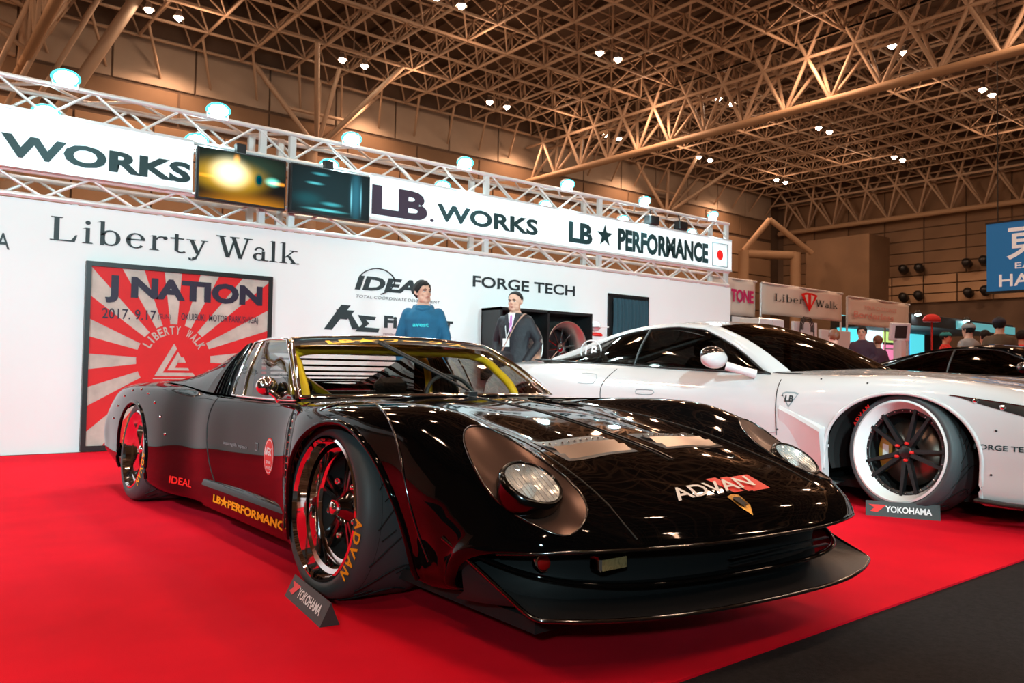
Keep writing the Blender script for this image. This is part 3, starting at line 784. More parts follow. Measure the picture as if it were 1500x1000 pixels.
def YS(x, v, xc=XC): return v - .10*(x-xc)*max(0., min(1., (2.15-v)/.6))
class Shell:
    """a body surface from a control table: rows from nose to tail, columns from the middle down to the sill"""
    def __init__(s, rows, kr, kc, xc):
        A = np.array(rows, float)                       # n x m x 3 (half width, v, z)
        B = crom(A, kr); C = crom(B.transpose(1, 0, 2), kc).transpose(1, 0, 2)
        s.half = C; s.xc = xc; n, m, _ = C.shape
        C[:, 0, 0] = 0
        L = C[:, ::-1].copy(); L[:, :, 0] *= -1
        full = np.concatenate([L[:, :-1], C], 1); full[:, :, 0] += xc
        if xc == XC:
            for i in range(full.shape[0]):
                for j in range(full.shape[1]): full[i, j, 1] = YS(full[i, j, 0], full[i, j, 1])
        s.P = full; s.n, s.m = full.shape[:2]
        s.V = [Vector(p) for p in full.reshape(-1, 3)]
        s.F = [(i*s.m+j, i*s.m+j+1, (i+1)*s.m+j+1, (i+1)*s.m+j) for i in range(s.n-1) for j in range(s.m-1)]
        s.bvh = BVHTree.FromPolygons(s.V, s.F)
        s.alive = np.ones(len(s.F), bool)
        s.fc = np.array([(s.V[f[0]]+s.V[f[1]]+s.V[f[2]]+s.V[f[3]])/4 for f in s.F])
    def top(s, x, y):
        for k in range(12):
            h = s.bvh.ray_cast(Vector((x, y, 3)), Vector((0, 0, -1)))
            if h[0] is not None: return h[0]
            x += (s.xc-x)*.02; y += .01
    def side(s, y, z, left=True):
        sx = -1 if left else 1
        h = s.bvh.ray_cast(Vector((s.xc+sx*3, y, z)), Vector((-sx, 0, 0))); return h[0]
    def cut(s, inside, snap):
        kill = np.array([inside(c) for c in s.fc]) & s.alive
        s.alive &= ~kill
        vk = set(); va = set()
        for i, f in enumerate(s.F):
            if kill[i]: vk.update(f)
            elif s.alive[i]: va.update(f)
        for v in vk & va:
            p = snap(s.V[v])
            if p is not None: s.V[v] = Vector(p)
        return kill
    def part(s, sel, name, m, parent):
        ids = [i for i in range(len(s.F)) if s.alive[i] and sel(s.fc[i])]
        s.alive[ids] = False
        used = {}; V = []; F = []
        for i in ids:
            q = []
            for v in s.F[i]:
                if v not in used: used[v] = len(V); V.append(s.V[v])
                q.append(used[v])
            F.append(tuple(q))
        return mesh_obj(name, V, F, m, parent, True)

DU = lambda a: a
def row(du, v, z): return list(zip(du, v, z))
d0 = [0, .2, .36, .48, .60]
R = []
R.append(row(d0+[.66, .70, .72, .71, .68, .60], [1.50, 1.50, 1.52, 1.55, 1.60, 1.68, 1.78, 1.88, 1.95, 1.98, 1.98], [.345, .345, .345, .345, .343, .335, .325, .29, .24, .20, .19]))
R.append(row(d0+[.695, .755, .775, .765, .73, .62], [1.425, 1.43, 1.45, 1.48, 1.53, 1.605, 1.71, 1.83, 1.91, 1.95, 1.95], [.358, .358, .358, .358, .356, .350, .340, .305, .25, .20, .185]))
R.append(row(d0+[.70, .765, .795, .785, .75, .62], [1.43, 1.432, 1.452, 1.482, 1.53, 1.60, 1.71, 1.84, 1.93, 1.97, 1.97], [.385, .385, .385, .385, .384, .378, .365, .33, .26, .20, .18]))
R.append(row(d0+[.705, .767, .79, .77, .72, .60], [1.50, 1.50, 1.515, 1.54, 1.575, 1.65, 1.76, 1.88, 1.96, 2.0, 2.0], [.450, .450, .448, .446, .445, .430, .40, .35, .27, .19, .17]))
R.append(row(d0+[.712, .775, .80, .775, .72, .60], [1.66, 1.66, 1.665, 1.67, 1.68, 1.74, 1.85, 1.96, 2.01, 2.04, 2.04], [.516, .516, .512, .510, .520, .500, .455, .39, .28, .18, .16]))
R.append(row(d0+[.715, .783, .81, .77, .72, .60], [1.83, 1.83, 1.83, 1.83, 1.83, 1.86, 1.94, 2.03, 2.10, 2.14, 2.14], [.570, .570, .560, .570, .604, .588, .525, .43, .29, .17, .15]))
R.append(row([0, .2, .36, .49, .61, .72, .79, .815, .77, .72, .60], [2.0]*5+[2.02, 2.07, 2.13, 2.16, 2.18, 2.18], [.608, .606, .598, .625, .670, .660, .590, .46, .30, .17, .15]))
R.append(row([0, .2, .36, .50, .62, .73, .80, .82, .78, .73, .60], [2.2]*6+[2.22, 2.25, 2.27, 2.28, 2.28], [.645, .643, .634, .662, .717, .710, .650, .49, .31, .17, .15]))
R.append(row([0, .2, .36, .50, .62, .73, .815, .85, .85, .82, .62], [2.45]*11, [.683, .680, .668, .682, .727, .724, .680, .53, .33, .15, .13]))
R.append(row([0, .2, .36, .50, .62, .73, .815, .855, .855, .825, .62], [2.75]*11, [.712, .708, .694, .694, .719, .718, .680, .54, .33, .14, .12]))
R.append(row([0, .2, .36, .50, .62, .725, .795, .83, .83, .80, .62], [2.98]*11, [.727, .723, .708, .702, .709, .705, .665, .53, .32, .13, .12]))
R.append(row([0, .2, .36, .50, .62, .705, .745, .765, .765, .75, .62], [3.2]*11, [.735, .73, .718, .708, .704, .694, .655, .50, .30, .13, .12]))
R.append(row([0, .2, .36, .50, .62, .69, .72, .738, .738, .72, .62], [3.5]*11, [.72, .72, .715, .71, .700, .688, .64, .48, .28, .13, .12]))
R.append(row([0, .2, .36, .50, .62, .69, .72, .738, .738, .72, .62], [3.9]*11, [.72, .72, .715, .71, .700, .688, .64, .48, .28, .13, .12]))
R.append(row([0, .2, .36, .50, .62, .69, .73, .752, .752, .735, .62], [4.2]*11, [.72, .72, .715, .71, .703, .690, .64, .49, .29, .13, .12]))
R.append(row([0, .2, .36, .50, .62, .695, .735, .755, .757, .74, .62], [4.5]*11, [.74, .738, .732, .725, .715, .695, .645, .50, .30, .13, .12]))
R.append(row([0, .2, .36, .50, .63, .75, .785, .81, .815, .80, .62], [4.85]*11, [.745, .742, .738, .735, .730, .712, .66, .52, .32, .13, .12]))
R.append(row([0, .2, .36, .50, .65, .745, .80, .825, .83, .81, .62], [5.3]*11, [.742, .74, .738, .740, .738, .722, .682, .56, .35, .14, .12]))
R.append(row([0, .2, .36, .50, .65, .745, .80, .825, .83, .81, .62], [5.7]*11, [.73, .73, .728, .728, .725, .708, .665, .54, .35, .16, .14]))
R.append(row([0, .2, .36, .50, .63, .73, .78, .81, .81, .79, .62], [6.05]*11, [.70, .70, .70, .70, .69, .67, .62, .50, .34, .2, .18]))
R.append(row([0, .2, .36, .48, .60, .70, .76, .79, .79, .76, .60], [6.30]*11, [.64, .64, .64, .63, .61, .57, .50, .41, .31, .23, .22]))
R.append(row([0, .2, .36, .46, .56, .64, .68, .70, .70, .68, .56], [6.34]*11, [.58, .58, .58, .57, .55, .51, .46, .38, .32, .27, .26]))
SH = Shell(R, 12, 7, XC)
car = thing('sports_car', 'low black glossy vintage sports car with wide flares parked on the red carpet', 'car')

# wheel arches: cut in the side planes
FA = (2.60, .33, .395, .325); RA = (5.39, .31, .335, .298)
def arch_in(c, A): return abs(c[0]-XC) > .66 and c[2] < .69 and ((c[1]-A[0])/A[2])**2+((c[2]-A[1])/A[3])**2 < 1 or (abs(c[0]-XC) > .60 and c[2] < A[1] and abs(c[1]-A[0]) < A[2]*(1-.10*(A[1]-c[2])/.2))
def arch_snap(A):
    def f(p):
        if p.z < A[1]: return (p.x, A[0]+math.copysign(A[2]*(1-.10*(A[1]-p.z)/.2), p.y-A[0]), p.z)
        dy, dz = (p.y-A[0])/A[2], (p.z-A[1])/A[3]; r = math.hypot(dy, dz)
        if r < 1e-3: return None
        y, z = A[0]+dy/r*A[2], A[1]+dz/r*A[3]
        h = SH.side(y, z, p.x < XC); return h if h is not None else (p.x, y, z)
    return f
for A in (FA, RA): SH.cut(lambda c, A=A: arch_in(c, A), arch_snap(A))
# cabin opening
def ws_v(du): return 2.96+.24*(du/.70)**2
SH.cut(lambda c: abs(c[0]-XC) < .64 and ws_v(c[0]-XC)+.03 < c[1] < 4.75, lambda p: None)
# headlight ovals
HLC = (.622, 1.812); HLA, HLB, HLT = .212, .108, math.radians(13)
def hl_uv(x, y, s):
    a = (x-XC)*s-HLC[0]; b = y-HLC[1]+(.055 if s > 0 else 0); c, t = math.cos(HLT), math.sin(HLT)
    return ((b*c+a*t)/HLA, (a*c-b*t)/HLB)
def hl_xy(u, v, s):
    b, a = u*HLA, v*HLB; c, t = math.cos(HLT), math.sin(HLT)
    return (XC+s*(HLC[0]+a*c+b*t), HLC[1]+b*c-a*t-(.055 if s > 0 else 0))
def hl_cut(s):
    def ins(c):
        if (c[0]-XC)*s < 0 or c[2] < .34 or c[1] > 2.4: return False
        u, v = hl_uv(c[0], c[1], s); return u*u+v*v < 1
    def sn(p):
        u, v = hl_uv(p.x, p.y, s); r = math.hypot(u, v)
        if r < 1e-3: return None
        x, y = hl_xy(u/r, v/r, s); return SH.top(x, y)
    SH.cut(ins, sn)
for s in (-1, 1): hl_cut(s)

PB = M['black_paint']
hood = SH.part(lambda c: abs(c[0]-XC) < .485 and c[1] < 3.3 and c[2] > .36, 'hood', PB, car)
for s in (-1, 1):
    dr = SH.part(lambda c: (c[0]-XC)*s > .60 and 3.13 < c[1] < 4.18 and c[2] > .19, 'door', PB, car)
SH.part(lambda c: c[1] < 3.3, 'front_fenders', PB, car)
SH.part(lambda c: c[1] > 4.0, 'rear_body', PB, car)
SH.part(lambda c: True, 'rocker_panel', PB, car)

# surrounds and headlights
for s in (-1, 1):
    rings = []
    for i in range(9):
        r = 1-i/8*.97; rg = []
        for k in range(40):
            a = 2*PI*k/40; x, y = hl_xy(r*math.cos(a), r*math.sin(a), s); p = SH.top(x, y)
            dep = .055*(1-r**2.5)
            rg.append((p.x, p.y, p.z-dep))
        rings.append(rg)
    sur = MB().grid(rings, True, closed=True).build('headlight_surround', M['matte_bronze'], car)
    rim = [SH.top(*hl_xy(math.cos(2*PI*k/48), math.sin(2*PI*k/48), s)) + Vector((0, 0, .001)) for k in range(48)]
    MB().path(rim, .0035, 6, closed=True).build('rim_bead', M['dark_chrome'], sur)
    cx_ = XC+s*.645; ax = Vector((0.0, -math.cos(math.radians(56)), math.sin(math.radians(56))))
    base = Vector((cx_, 1.752 if s < 0 else 1.725, .516))
    Mx = Matrix.Translation(base) @ ax.to_track_quat('Z', 'Y').to_matrix().to_4x4()
    hl = MB().lathe([(.085, -.05), (.096, -.02), (.098, .008)], 40, Mx).lathe([(.098, .008), (.094, .020), (.086, .025), (.083, .018)], 40, Mx).build('headlight', mat('lamp_housing', (.06, .065, .07), .15, 1.) if s < 0 else bpy.data.materials['lamp_housing'], car)
    MB().lathe([(.083, .018), (.060, -.002), (.028, -.016), (.0, -.02)], 32, Mx).build('reflector_bowl', mat('bowl', (.9, .9, .9), .32, .8) if s < 0 else bpy.data.materials['bowl'], hl)
    b = MB()
    b.ball((0, 0, -.004), .016, 10, 8, M=Mx); b.lathe([(.0, .004), (.02, .003), (.02, -.02)], 16, Mx); b.build('bulb_shield', M['white_gloss'], hl)
    P = []
    for i in range(7):
        r = .085*(i/6); P.append([(r*math.cos(2*PI*k/32), r*math.sin(2*PI*k/32), .021+.017*(1-(i/6)**2)) for k in range(32)])
    b = MB(); b.grid(P, True, closed=True); b.v = [tuple(Mx @ Vector(p)) for p in b.v]; b.build('lens_glass', M['lens'], hl)
    b = MB()   # moulded ribs behind the glass
    for k in range(-4, 5):
        w = math.sqrt(max(0, .08**2-(k*.017)**2)); b.tube(Mx @ Vector((k*.017, -w, .016)), Mx @ Vector((k*.017, w, .016)), .0011, 5)
    b.build('lens_rib', mat('lens_rib', (.7, .72, .74), .15, .5) if s < 0 else bpy.data.materials['lens_rib'], hl)

# helpers drawing lines and small things on the skin
def on_side(y, z, left=True, off=.0): 
    h = SH.side(y, z, left); return None if h is None else h + Vector((-off if left else off, 0, 0))
def line_top(pts, r, name, m, off=0., n=6):
    P = []
    for (du, v) in pts:
        h = SH.top(XC+du, v)
        if h is not None: P.append(h+Vector((0, 0, off)))
    return MB().path(P, r, n).build(name, m, car)
def line_side(pts, r, name, m, left=True, k=6):
    P = []
    for (y, z) in crom(pts, k):
        h = on_side(y, z, left)
        if h is not None: P.append(h)
    return MB().path(P, r, 6).build(name, m, car)
SEAM = mat('panel_gap', (.002, .002, .002), .6)
for s in (-1, 1):
    L_ = s < 0
    line_side([(3.13, .69), (3.12, .5), (3.12, .35), (3.14, .19)], .0035, 'panel_gap', SEAM, L_)
    line_side([(4.18, .69), (4.22, .55), (4.16, .35), (4.02, .19)], .0035, 'panel_gap', SEAM, L_)
    # the arch lip and the bead between flare and fender
    for A in (FA, RA):
        P = []
        for i in range(33):
            a = math.radians(-28+236*i/32); y = A[0]+math.cos(a)*A[2]; z = A[1]+math.sin(a)*A[3]
            if math.sin(a) < 0: y = A[0]+math.copysign(A[2], math.cos(a))
            h = SH.side(y, max(z, .15), L_)
            if h is not None: P.append(h)
        MB().path(P, .011, 8).build('arch_lip', M['black_paint'], car)
bead = []
for (x, y) in [(470, 600), (500, 590), (530, 586), (552, 592), (570, 615), (584, 655), (592, 700), (602, 745), (614, 785), (628, 822)]:
    p = pick(SH.bvh, x, y)
    if p is not None: bead.append(p)
if len(bead) > 3:
    MB().path(crom(bead, 4), .0045, 6).build('flare_bead', M['dark_chrome'], car)
    MB().path([Vector((2*XC-p[0], p[1], p[2])) for p in crom(bead, 4)], .0045, 6).build('flare_bead', M['dark_chrome'], car)
# bolts along the rear flare
for s in (-1, 1):
    for k in range(9):
        a = math.radians(20+k*17); y = 5.35+math.cos(a)*-.62; z = .33+math.sin(a)*.36
        h = SH.side(y, z, s < 0)
        if h is not None and h.z > .15:
            MB().ball(h, .008, 8, 5).build('flare_bolt', M['chrome'], car)
for s in (-1, 1):
    for k in range(15):
        h = SH.side(3.07, .63-.028*k, s < 0)
        if h is not None: MB().ball(h, .0045, 8, 5).build('flare_rivet', M['chrome'], car)
    for k in range(9):
        h = SH.top(XC+s*.735, 2.66+.045*k)
        if h is not None: MB().ball(h, .004, 8, 5).build('flare_rivet', M['chrome'], car)
# hood: spine, edge lines and two slatted vents with rivets
for d in (-.012, .012): line_top([(d, 1.78+.05*k) for k in range(25)], .003, 'hood_spine', M['dark_chrome'] if d > 0 else SEAM, .001)
for s in (-1, 1):
    line_top([(s*(.47-.02*math.sin(k*.2)), 1.50+.06*k) for k in range(25)], .003, 'panel_gap', SEAM)
    x0, x1, v0, v1 = .09, .375, 1.875, 1.965
    def quad(xa, xb, va, vb, name, m, off, n=10, tilt=0.):
        P = []
        for i in range(5):
            v = va+(vb-va)*i/4; rowp = []
            for j in range(n):
                x = xa+(xb-xa)*j/(n-1); h = SH.top(XC+s*x, v); rowp.append((h.x, h.y, h.z+off+tilt*i/4))
            P.append(rowp)
        return MB().grid(P, True).build(name, m, vt)
    vt = MB(); P = []
    for i in range(8):
        v = v0-.012+(v1-v0+.10)*i/7; P.append([tuple(SH.top(XC+s*(x0-.02+(x1-x0+.04)*j/11), v)+Vector((0, 0, .0015))) for j in range(12)])
    vt = vt.grid(P, True).build('hood_vent', M['black_satin'], car)
    for k in range(2):
        va = v0+.004+k*.045; quad(x0, x1, va, va+.036, 'vent_slat', M['silver'], .003, tilt=.012)
    quad(x0, x1, v1+.0, v1+.06, 'riveted_strip', M['black_satin'], .008)
    for k in range(11):
        h = SH.top(XC+s*(x0+.012+k*.028), v1+.035); MB().ball((h.x, h.y, h.z+.0085), .0045, 8, 5).build('rivet', M['chrome'], vt)

# ------------------------------------------------------------ greenhouse
def Wb(t): return Vector((XC+.70*t, 2.955+.235*t*t, .727-.014*t*t))
def Wh(t): return Vector((XC+.565*t, 3.56+.05*t*t, .997-.024*t*t))
def ws(s_, t, off=0.):
    a, b = Wb(t), Wh(t); p = a.lerp(b, s_); nrm = Vector((t*.35, -.42, .86)).normalized()
    return p + nrm*(.018*math.sin(PI*s_)+off)
TT = [i/12-1 for i in range(25)]
MB().grid([[ws(.86*i/8, t) for t in TT] for i in range(9)], True).build('windshield', M['windshield'], car)
band = MB().grid([[ws(.86+.14*i/3, t) for t in TT] for i in range(4)], True).build('sun_band', M['black_satin'], car)
fr = [ws(0, t, .004) for t in TT]+[ws(i/10, 1, .004) for i in range(1, 10)]+[ws(1, t, .004) for t in TT[::-1]]+[ws(1-i/10, -1, .004) for i in range(1, 10)]
MB().path(fr, .0085, 8, closed=True).build('windshield_frame', M['chrome'], car)
wsb = BVHTree.FromPolygons(band_v := [ws(i/16, t, .002) for i in range(17) for t in TT], [(i*25+j, i*25+j+1, (i+1)*25+j+1, (i+1)*25+j) for i in range(16) for j in range(24)])
v_, f_ = text_fit('LB★ワークス', .80, .058, .05)
decal(wsb, v_, f_, ws(.93, -.05), (1, 0, 0), (0, .85, .52), (0, .6, -.8), M['yellow_text'], 'lettering', car, .004, .05)
# roof and rails
def rail(v):   # half width and height of the roof rail
    t = [(3.61, .565, .973), (3.85, .572, .982), (4.12, .565, .962), (4.35, .570, .905), (4.6, .585, .835), (4.88, .62, .770), (5.15, .66, .735)]
    for i in range(len(t)-1):
        if v <= t[i+1][0] or i == len(t)-2:
            k = (v-t[i][0])/(t[i+1][0]-t[i][0]); k = max(0, min(1, k)); return (t[i][1]+(t[i+1][1]-t[i][1])*k, t[i][2]+(t[i+1][2]-t[i][2])*k)
rp = []
for i in range(9):
    v = 3.61+.51*i/8; hw, hz = rail(v); rp.append([(XC+hw*t, v-.05*(1-t*t)*(1-i/8), hz+.024*(1-t*t)) for t in TT])
MB().grid(rp, True).grid([[(a, b, c-.015) for a, b, c in r] for r in rp], True, True).build('roof', PB, car)
for s in (-1, 1):
    L_ = s < 0
    def belt(v):
        h = SH.top(XC+s*.675, v); return Vector((XC+s*.692, v, (h.z if h else .7)+.003))
    def tp(v):
        hw, hz = rail(v); return Vector((XC+s*hw, v, hz))
    def sidegrid(f0, f1, g0, g1, n=8, bulge=.02):
        P = []
        for i in range(n+1):
            a = f0+(f1-f0)*i/n; b = g0+(g1-g0)*i/n; lo = belt(a); hi = tp(b)
            P.append([lo.lerp(hi, j/8)+Vector((s*bulge*math.sin(PI*j/8), 0, 0)) for j in range(9)])
        return P
    # glass: triangle at the pillar then full height
    base_f = ws(0, s)
    P = []
    for i in range(11):
        k = i/10; lo = belt(3.26+.76*k); hi = (ws(k*3.2, s) if k < .3 else tp(3.66+(k-.3)/.7*.40)) ; hi = hi if k >= .3 else ws(min(1, k/.3*.97), s)+Vector((0, .04, -.004))
        P.append([lo.lerp(hi, j/6)+Vector((s*.015*math.sin(PI*j/6), 0, 0)) for j in range(7)])
    sg_ = MB().grid(P, True).build('side_window', glass('side_glass', (.35, .36, .34), .01, .10) if s < 0 else bpy.data.materials['side_glass'], car)
    outl = [p[0] for p in P]+[P[-1][j] for j in range(1, 7)]+[p[-1] for p in P[::-1]]
    MB().path(outl, .007, 6, closed=True).build('window_trim', M['chrome'], sg_)
    mid = P[8]; MB().path([p+Vector((s*.003, 0, 0)) for p in mid], .006, 6).build('window_divider', M['chrome'], sg_)
    G = sidegrid(4.03, 4.42, 4.09, 4.20)
    q = MB().grid(G, True).build('intake_panel', M['black_satin'], car)
    for k in range(5):
        a = G[1+k]; MB().path([p+Vector((s*.006, 0, 0)) for p in a], .007, 6).build('intake_louvre', M['black_paint'], q)
    # buttress from the rail down to the deck
    P = []
    for i in range(13):
        k = i/12; b = belt(4.42+.85*k); hi = tp(4.20+.95*k); inn = Vector((hi.x-s*.09, hi.y, hi.z+.004)); 
        P.append([b, b.lerp(hi, .5)+Vector((s*.012, 0, .005)), hi, inn, Vector((inn.x, inn.y, .70))])
    MB().grid([[p for p in r] for r in P], True).build('buttress', PB, car)
    # door mirror
mr = MB(); c = Vector((1.395, 3.50, .757))
Mm = Matrix.Translation(c) @ Matrix.Rotation(math.radians(12), 4, 'Z') @ Matrix.Scale(1, 4)
mr.ball((0, 0, 0), .052, 20, 12, (1., .75, .82), Mm)
mo = mr.build('door_mirror', M['chrome'], car)
MB().path([(1.405, 3.48, .735), (1.425, 3.46, .712), (1.44, 3.45, .69)], [.016, .012, .02], 10).build('mirror_stalk', M['chrome'], mo)

# rear slats between the buttresses and the wing-like engine cover
for k in range(7):
    v = 4.24+k*.13; hw, hz = rail(v+.03)
    Ms = Matrix.Translation((XC, v+.03, hz+.0)) @ Matrix.Rotation(math.radians(2), 4, 'X')
    MB().box(-hw+.08, hw-.08, -.035, .035, -.006, .006, Ms, bev=.003).build('rear_slat', PB, car)
# cabin inside
b = MB(); b.box(XC-.66, XC+.66, 3.1, 4.7, .14, .18); b.box(XC-.66, XC+.66, 4.55, 4.62, .14, .70)
b.box(XC-.68, XC-.655, 3.2, 4.6, .18, .66).box(XC+.655, XC+.68, 3.2, 4.6, .18, .66).build('cabin_tub', M['interior'], car)
dp = []
for i in range(9):
    a = i/8; dp.append([(XC+.66*t, 3.02+.24*t*t+.32*a if a < 1 else 3.36, (.712-.010*t*t+.02*math.sin(a*PI)) if a < 1 else .45) for t in TT])
MB().grid(dp, True).build('dashboard', M['interior'], car)
for s in (-1, 1):
    b = MB(); x = XC+s*.30
    b.box(x-.21, x+.21, 3.75, 4.1, .25, .38, bev=.05); Mt = Matrix.Translation((x, 4.08, .36)) @ Matrix.Rotation(math.radians(-14), 4, 'X')
    b.box(-.20, .20, -.05, .06, 0, .36, Mt, bev=.05); b.box(-.11, .11, -.05, .05, .34, .44, Mt, bev=.04)
    b.build('seat', M['interior'], car)
tq = Matrix.Translation((XC+.30, 3.52, .66)) @ Matrix.Rotation(math.radians(68), 4, 'X')
MB().lathe([(.165+.011*math.cos(a*PI/4), .011*math.sin(a*PI/4)) for a in range(8)], 32, tq, closed=True).build('steering_wheel', M['black_plastic'], car)
cage = MB(); r_ = .022
cage.path(crom([(XC-.60, 3.32, .40), (XC-.60, 3.36, .70), (XC-.575, 3.50, .84), (XC-.53, 3.62, .912), (XC-.30, 3.62, .932), (XC+.30, 3.62, .932), (XC+.53, 3.62, .912), (XC+.575, 3.50, .84), (XC+.60, 3.36, .70), (XC+.60, 3.32, .40)], 6), r_, 10)
cage.path(crom([(XC-.56, 4.16, .2), (XC-.56, 4.16, .75), (XC-.48, 4.16, .925), (XC-.2, 4.16, .945), (XC+.2, 4.16, .945), (XC+.48, 4.16, .925), (XC+.56, 4.16, .75), (XC+.56, 4.16, .2)], 6), r_, 10)
for s in (-1, 1): cage.tube((XC+s*.52, 3.66, .945), (XC+s*.48, 4.16, .93), r_, 10)
cage.tube((XC-.48, 4.16, .92), (XC+.50, 4.17, .30), r_, 10).tube((XC-.55, 3.64, .25), (XC-.55, 3.62, .93), r_, 10)
cage.build('roll_cage', M['yellow_paint'], car)
# wiper
w0 = ws(.03, .02, .012); w1 = ws(.80, -.33, .02)
b = MB().tube(w0, w0.lerp(w1, .62), .006, 8, .004).box(-.02, .02, -.02, .02, -.012, .012, Matrix.Translation(ws(0.01, .02, .006)))
wp = b.build('wiper', M['black_satin'], car)
MB().tube(w0.lerp(w1, .22)+Vector((.02, 0, .004)), w1+Vector((.02, 0, 0)), .006, 8, .007).tube(w0.lerp(w1, .22)+Vector((0, 0, .002)), w1, .006, 6).build('wiper_blade', M['black_plastic'], wp)

# ------------------------------------------------------------ nose: mouth panel, blade, splitter, lamps
def mirror_curve(pts): return [(-a, b, c) for a, b, c in pts[::-1] if a != 0]+list(pts)
mouth = []
prof = [(0, 1.52, 0), (.2, 1.525, 0), (.4, 1.56, 0), (.56, 1.62, 0), (.68, 1.74, 0), (.74, 1.88, 0)]
cv = crom(mirror_curve([(a, b, c) for a, b, c in prof]), 4)
MB().grid([[(XC+p[0], YS(XC+p[0], p[1])+dv, z) for p in cv] for (z, dv) in ((.35, 0.), (.30, .02), (.25, .03), (.20, .02), (.17, .06))], True).build('front_valance', M['black_plastic'], car)
bl = [(0, 1.475, .247), (.2, 1.478, .248), (.4, 1.505, .252), (.56, 1.57, .262), (.68, 1.68, .285), (.76, 1.83, .325), (.785, 1.93, .355)]
cv = crom(mirror_curve(bl), 6)
MB().path([(XC+p[0], YS(XC+p[0], p[1]), p[2]) for p in cv], .010, 8, flat=.7).build('lower_blade', PB, car)
MB().grid([[(XC+p[0]*k, YS(XC+p[0], p[1])+(1-k)*1.2, p[2]-(1-k)*.08) for p in cv] for k in (1., .95)], True).build('blade_top', PB, car)
# lip edge
lp = [(0, 1.42, .362), (.2, 1.424, .362), (.36, 1.446, .362), (.48, 1.476, .362), (.60, 1.525, .360), (.695, 1.60, .353), (.755, 1.705, .343)]
MB().path([(XC+p[0], YS(XC+p[0], p[1]), p[2]) for p in crom(mirror_curve(lp), 6)], .006, 8).build('nose_lip', M['dark_chrome'], car)
# splitter
sp = [(0, 1.395, .188), (.2, 1.40, .188), (.4, 1.425, .188), (.56, 1.47, .190), (.68, 1.52, .195), (.73, 1.56, .202), (.745, 1.66, .240), (.765, 1.80, .300), (.795, 1.94, .362)]
so = [(a, YS(XC+a, b), c) for a, b, c in crom(mirror_curve(sp), 6)]
inn = [(0, 1.56, .200), (.2, 1.56, .200), (.4, 1.58, .200), (.52, 1.62, .202), (.60, 1.70, .206), (.655, 1.76, .215), (.70, 1.84, .25), (.745, 1.90, .305), (.775, 1.97, .358)]
si = [(a, YS(XC+a, b), c) for a, b, c in crom(mirror_curve(inn), 6)]
g = MB(); up = []
A_ = [[(XC+p[0], p[1], p[2]) for p in so], [(XC+p[0], p[1], p[2]-.012) for p in so], [(XC+p[0], p[1], p[2]-.012) for p in si], [(XC+p[0], p[1], p[2]) for p in si], [(XC+p[0], p[1], p[2]) for p in so]]
for i in range(4): g.grid([A_[i], A_[i+1]], False)
spl = g.build('front_splitter', M['black_satin'], car)
MB().path([(XC+p[0], p[1]-.002, p[2]-.006) for p in so], .0065, 8).build('splitter_edge', M['dark_chrome'], spl)
for (x, y, w_) in ((1090, 878, 0),):
    v_, f_ = text_fit('LB-WORKS', .20, .034, .03)
    P = [(XC+.19+p[0], 1.475+p[1], .1905) for p in v_]; mesh_obj('lettering', P, f_, M['grey_text'], spl)
# fog lamp, red tow lamp
t = at(900, 825, y=1.57)
b = MB().box(t[0]-.052, t[0]+.052, 1.572, 1.62, t[2]-.020, t[2]+.020, bev=.006); fg = b.build('fog_lamp', M['chrome'], car)
MB().box(t[0]-.046, t[0]+.046, 1.567, 1.5715, t[2]-.015, t[2]+.015).build('amber_glass', mat('amber_glass', (.75, .55, .25), .08, .6, 1., bump=(90, .8, .01)), fg)
t = at(796, 822, y=1.73); Mr = Matrix.Translation((t[0], 1.73, t[2])) @ Matrix.Rotation(PI/2, 4, 'X')
rl = MB().lathe([(.030, -.02), (.034, 0), (.030, .008), (.026, .004)], 24, Mr).build('red_lamp', M['chrome'], car)
MB().ball((t[0], 1.725, t[2]), .025, 16, 8, (1, .5, 1)).build('red_glass', M['red_lens'], rl)
MB().box(XC-.05, XC+.50, 1.498, 1.512, .285, .289).box(XC-.05, XC+.50, 1.498, 1.512, .262, .266).build('grille_bar', M['black_satin'], car)

# badges and stickers on the skin
def sticker(txt, px, py, W, Hh, m, bold=.03, shear=0., side=False, rot=0., off=.0018, name='lettering', dx=0):
    p = pick(SH.bvh, px, py)
    v, f = text_fit(txt, W, Hh, bold, 0, shear)
    if side: ex, ey, dn = (0, -1, 0), (0, 0, 1), (1, 0, 0)
    else: ex, ey, dn = (math.cos(rot), math.sin(rot), 0), (-math.sin(rot), math.cos(rot), 0), (0, 0, -1)
    return decal(SH.bvh, v, f, p, ex, ey, dn, m, name, car, off, .03)
def patch(poly, px, py, m, side=False, off=.0012, name='sticker', rot=0.):
    p = pick(SH.bvh, px, py)
    if side: ex, ey, dn = (0, -1, 0), (0, 0, 1), (1, 0, 0)
    else: ex, ey, dn = (math.cos(rot), math.sin(rot), 0), (-math.sin(rot), math.cos(rot), 0), (0, 0, -1)
    return decal(SH.bvh, [(a, b_, 0) for a, b_ in poly], [tuple(range(len(poly)))], p, ex, ey, dn, m, name, car, off, .03)
pa = pick(SH.bvh, 985, 722); pb = pick(SH.bvh, 1112, 716)
Wd = (pb-pa).length
patch([(-.02*1, -.035), (.03, -.035), (.0, .055), (-.05, .055)], 1068, 712, M['red_text'])
patch([(.0, -.035), (.04, -.035), (.01, .055), (-.03, .055)], 1083, 711, M['red_text'])
patch([(-.06, -.035), (.03, -.035), (.03, .055), (-.09, .055)], 1107, 708, M['red_text'])
sticker('ADVAN', 1045, 716, Wd*1.06, .058, M['white_text'], .02, .30, off=.0065)
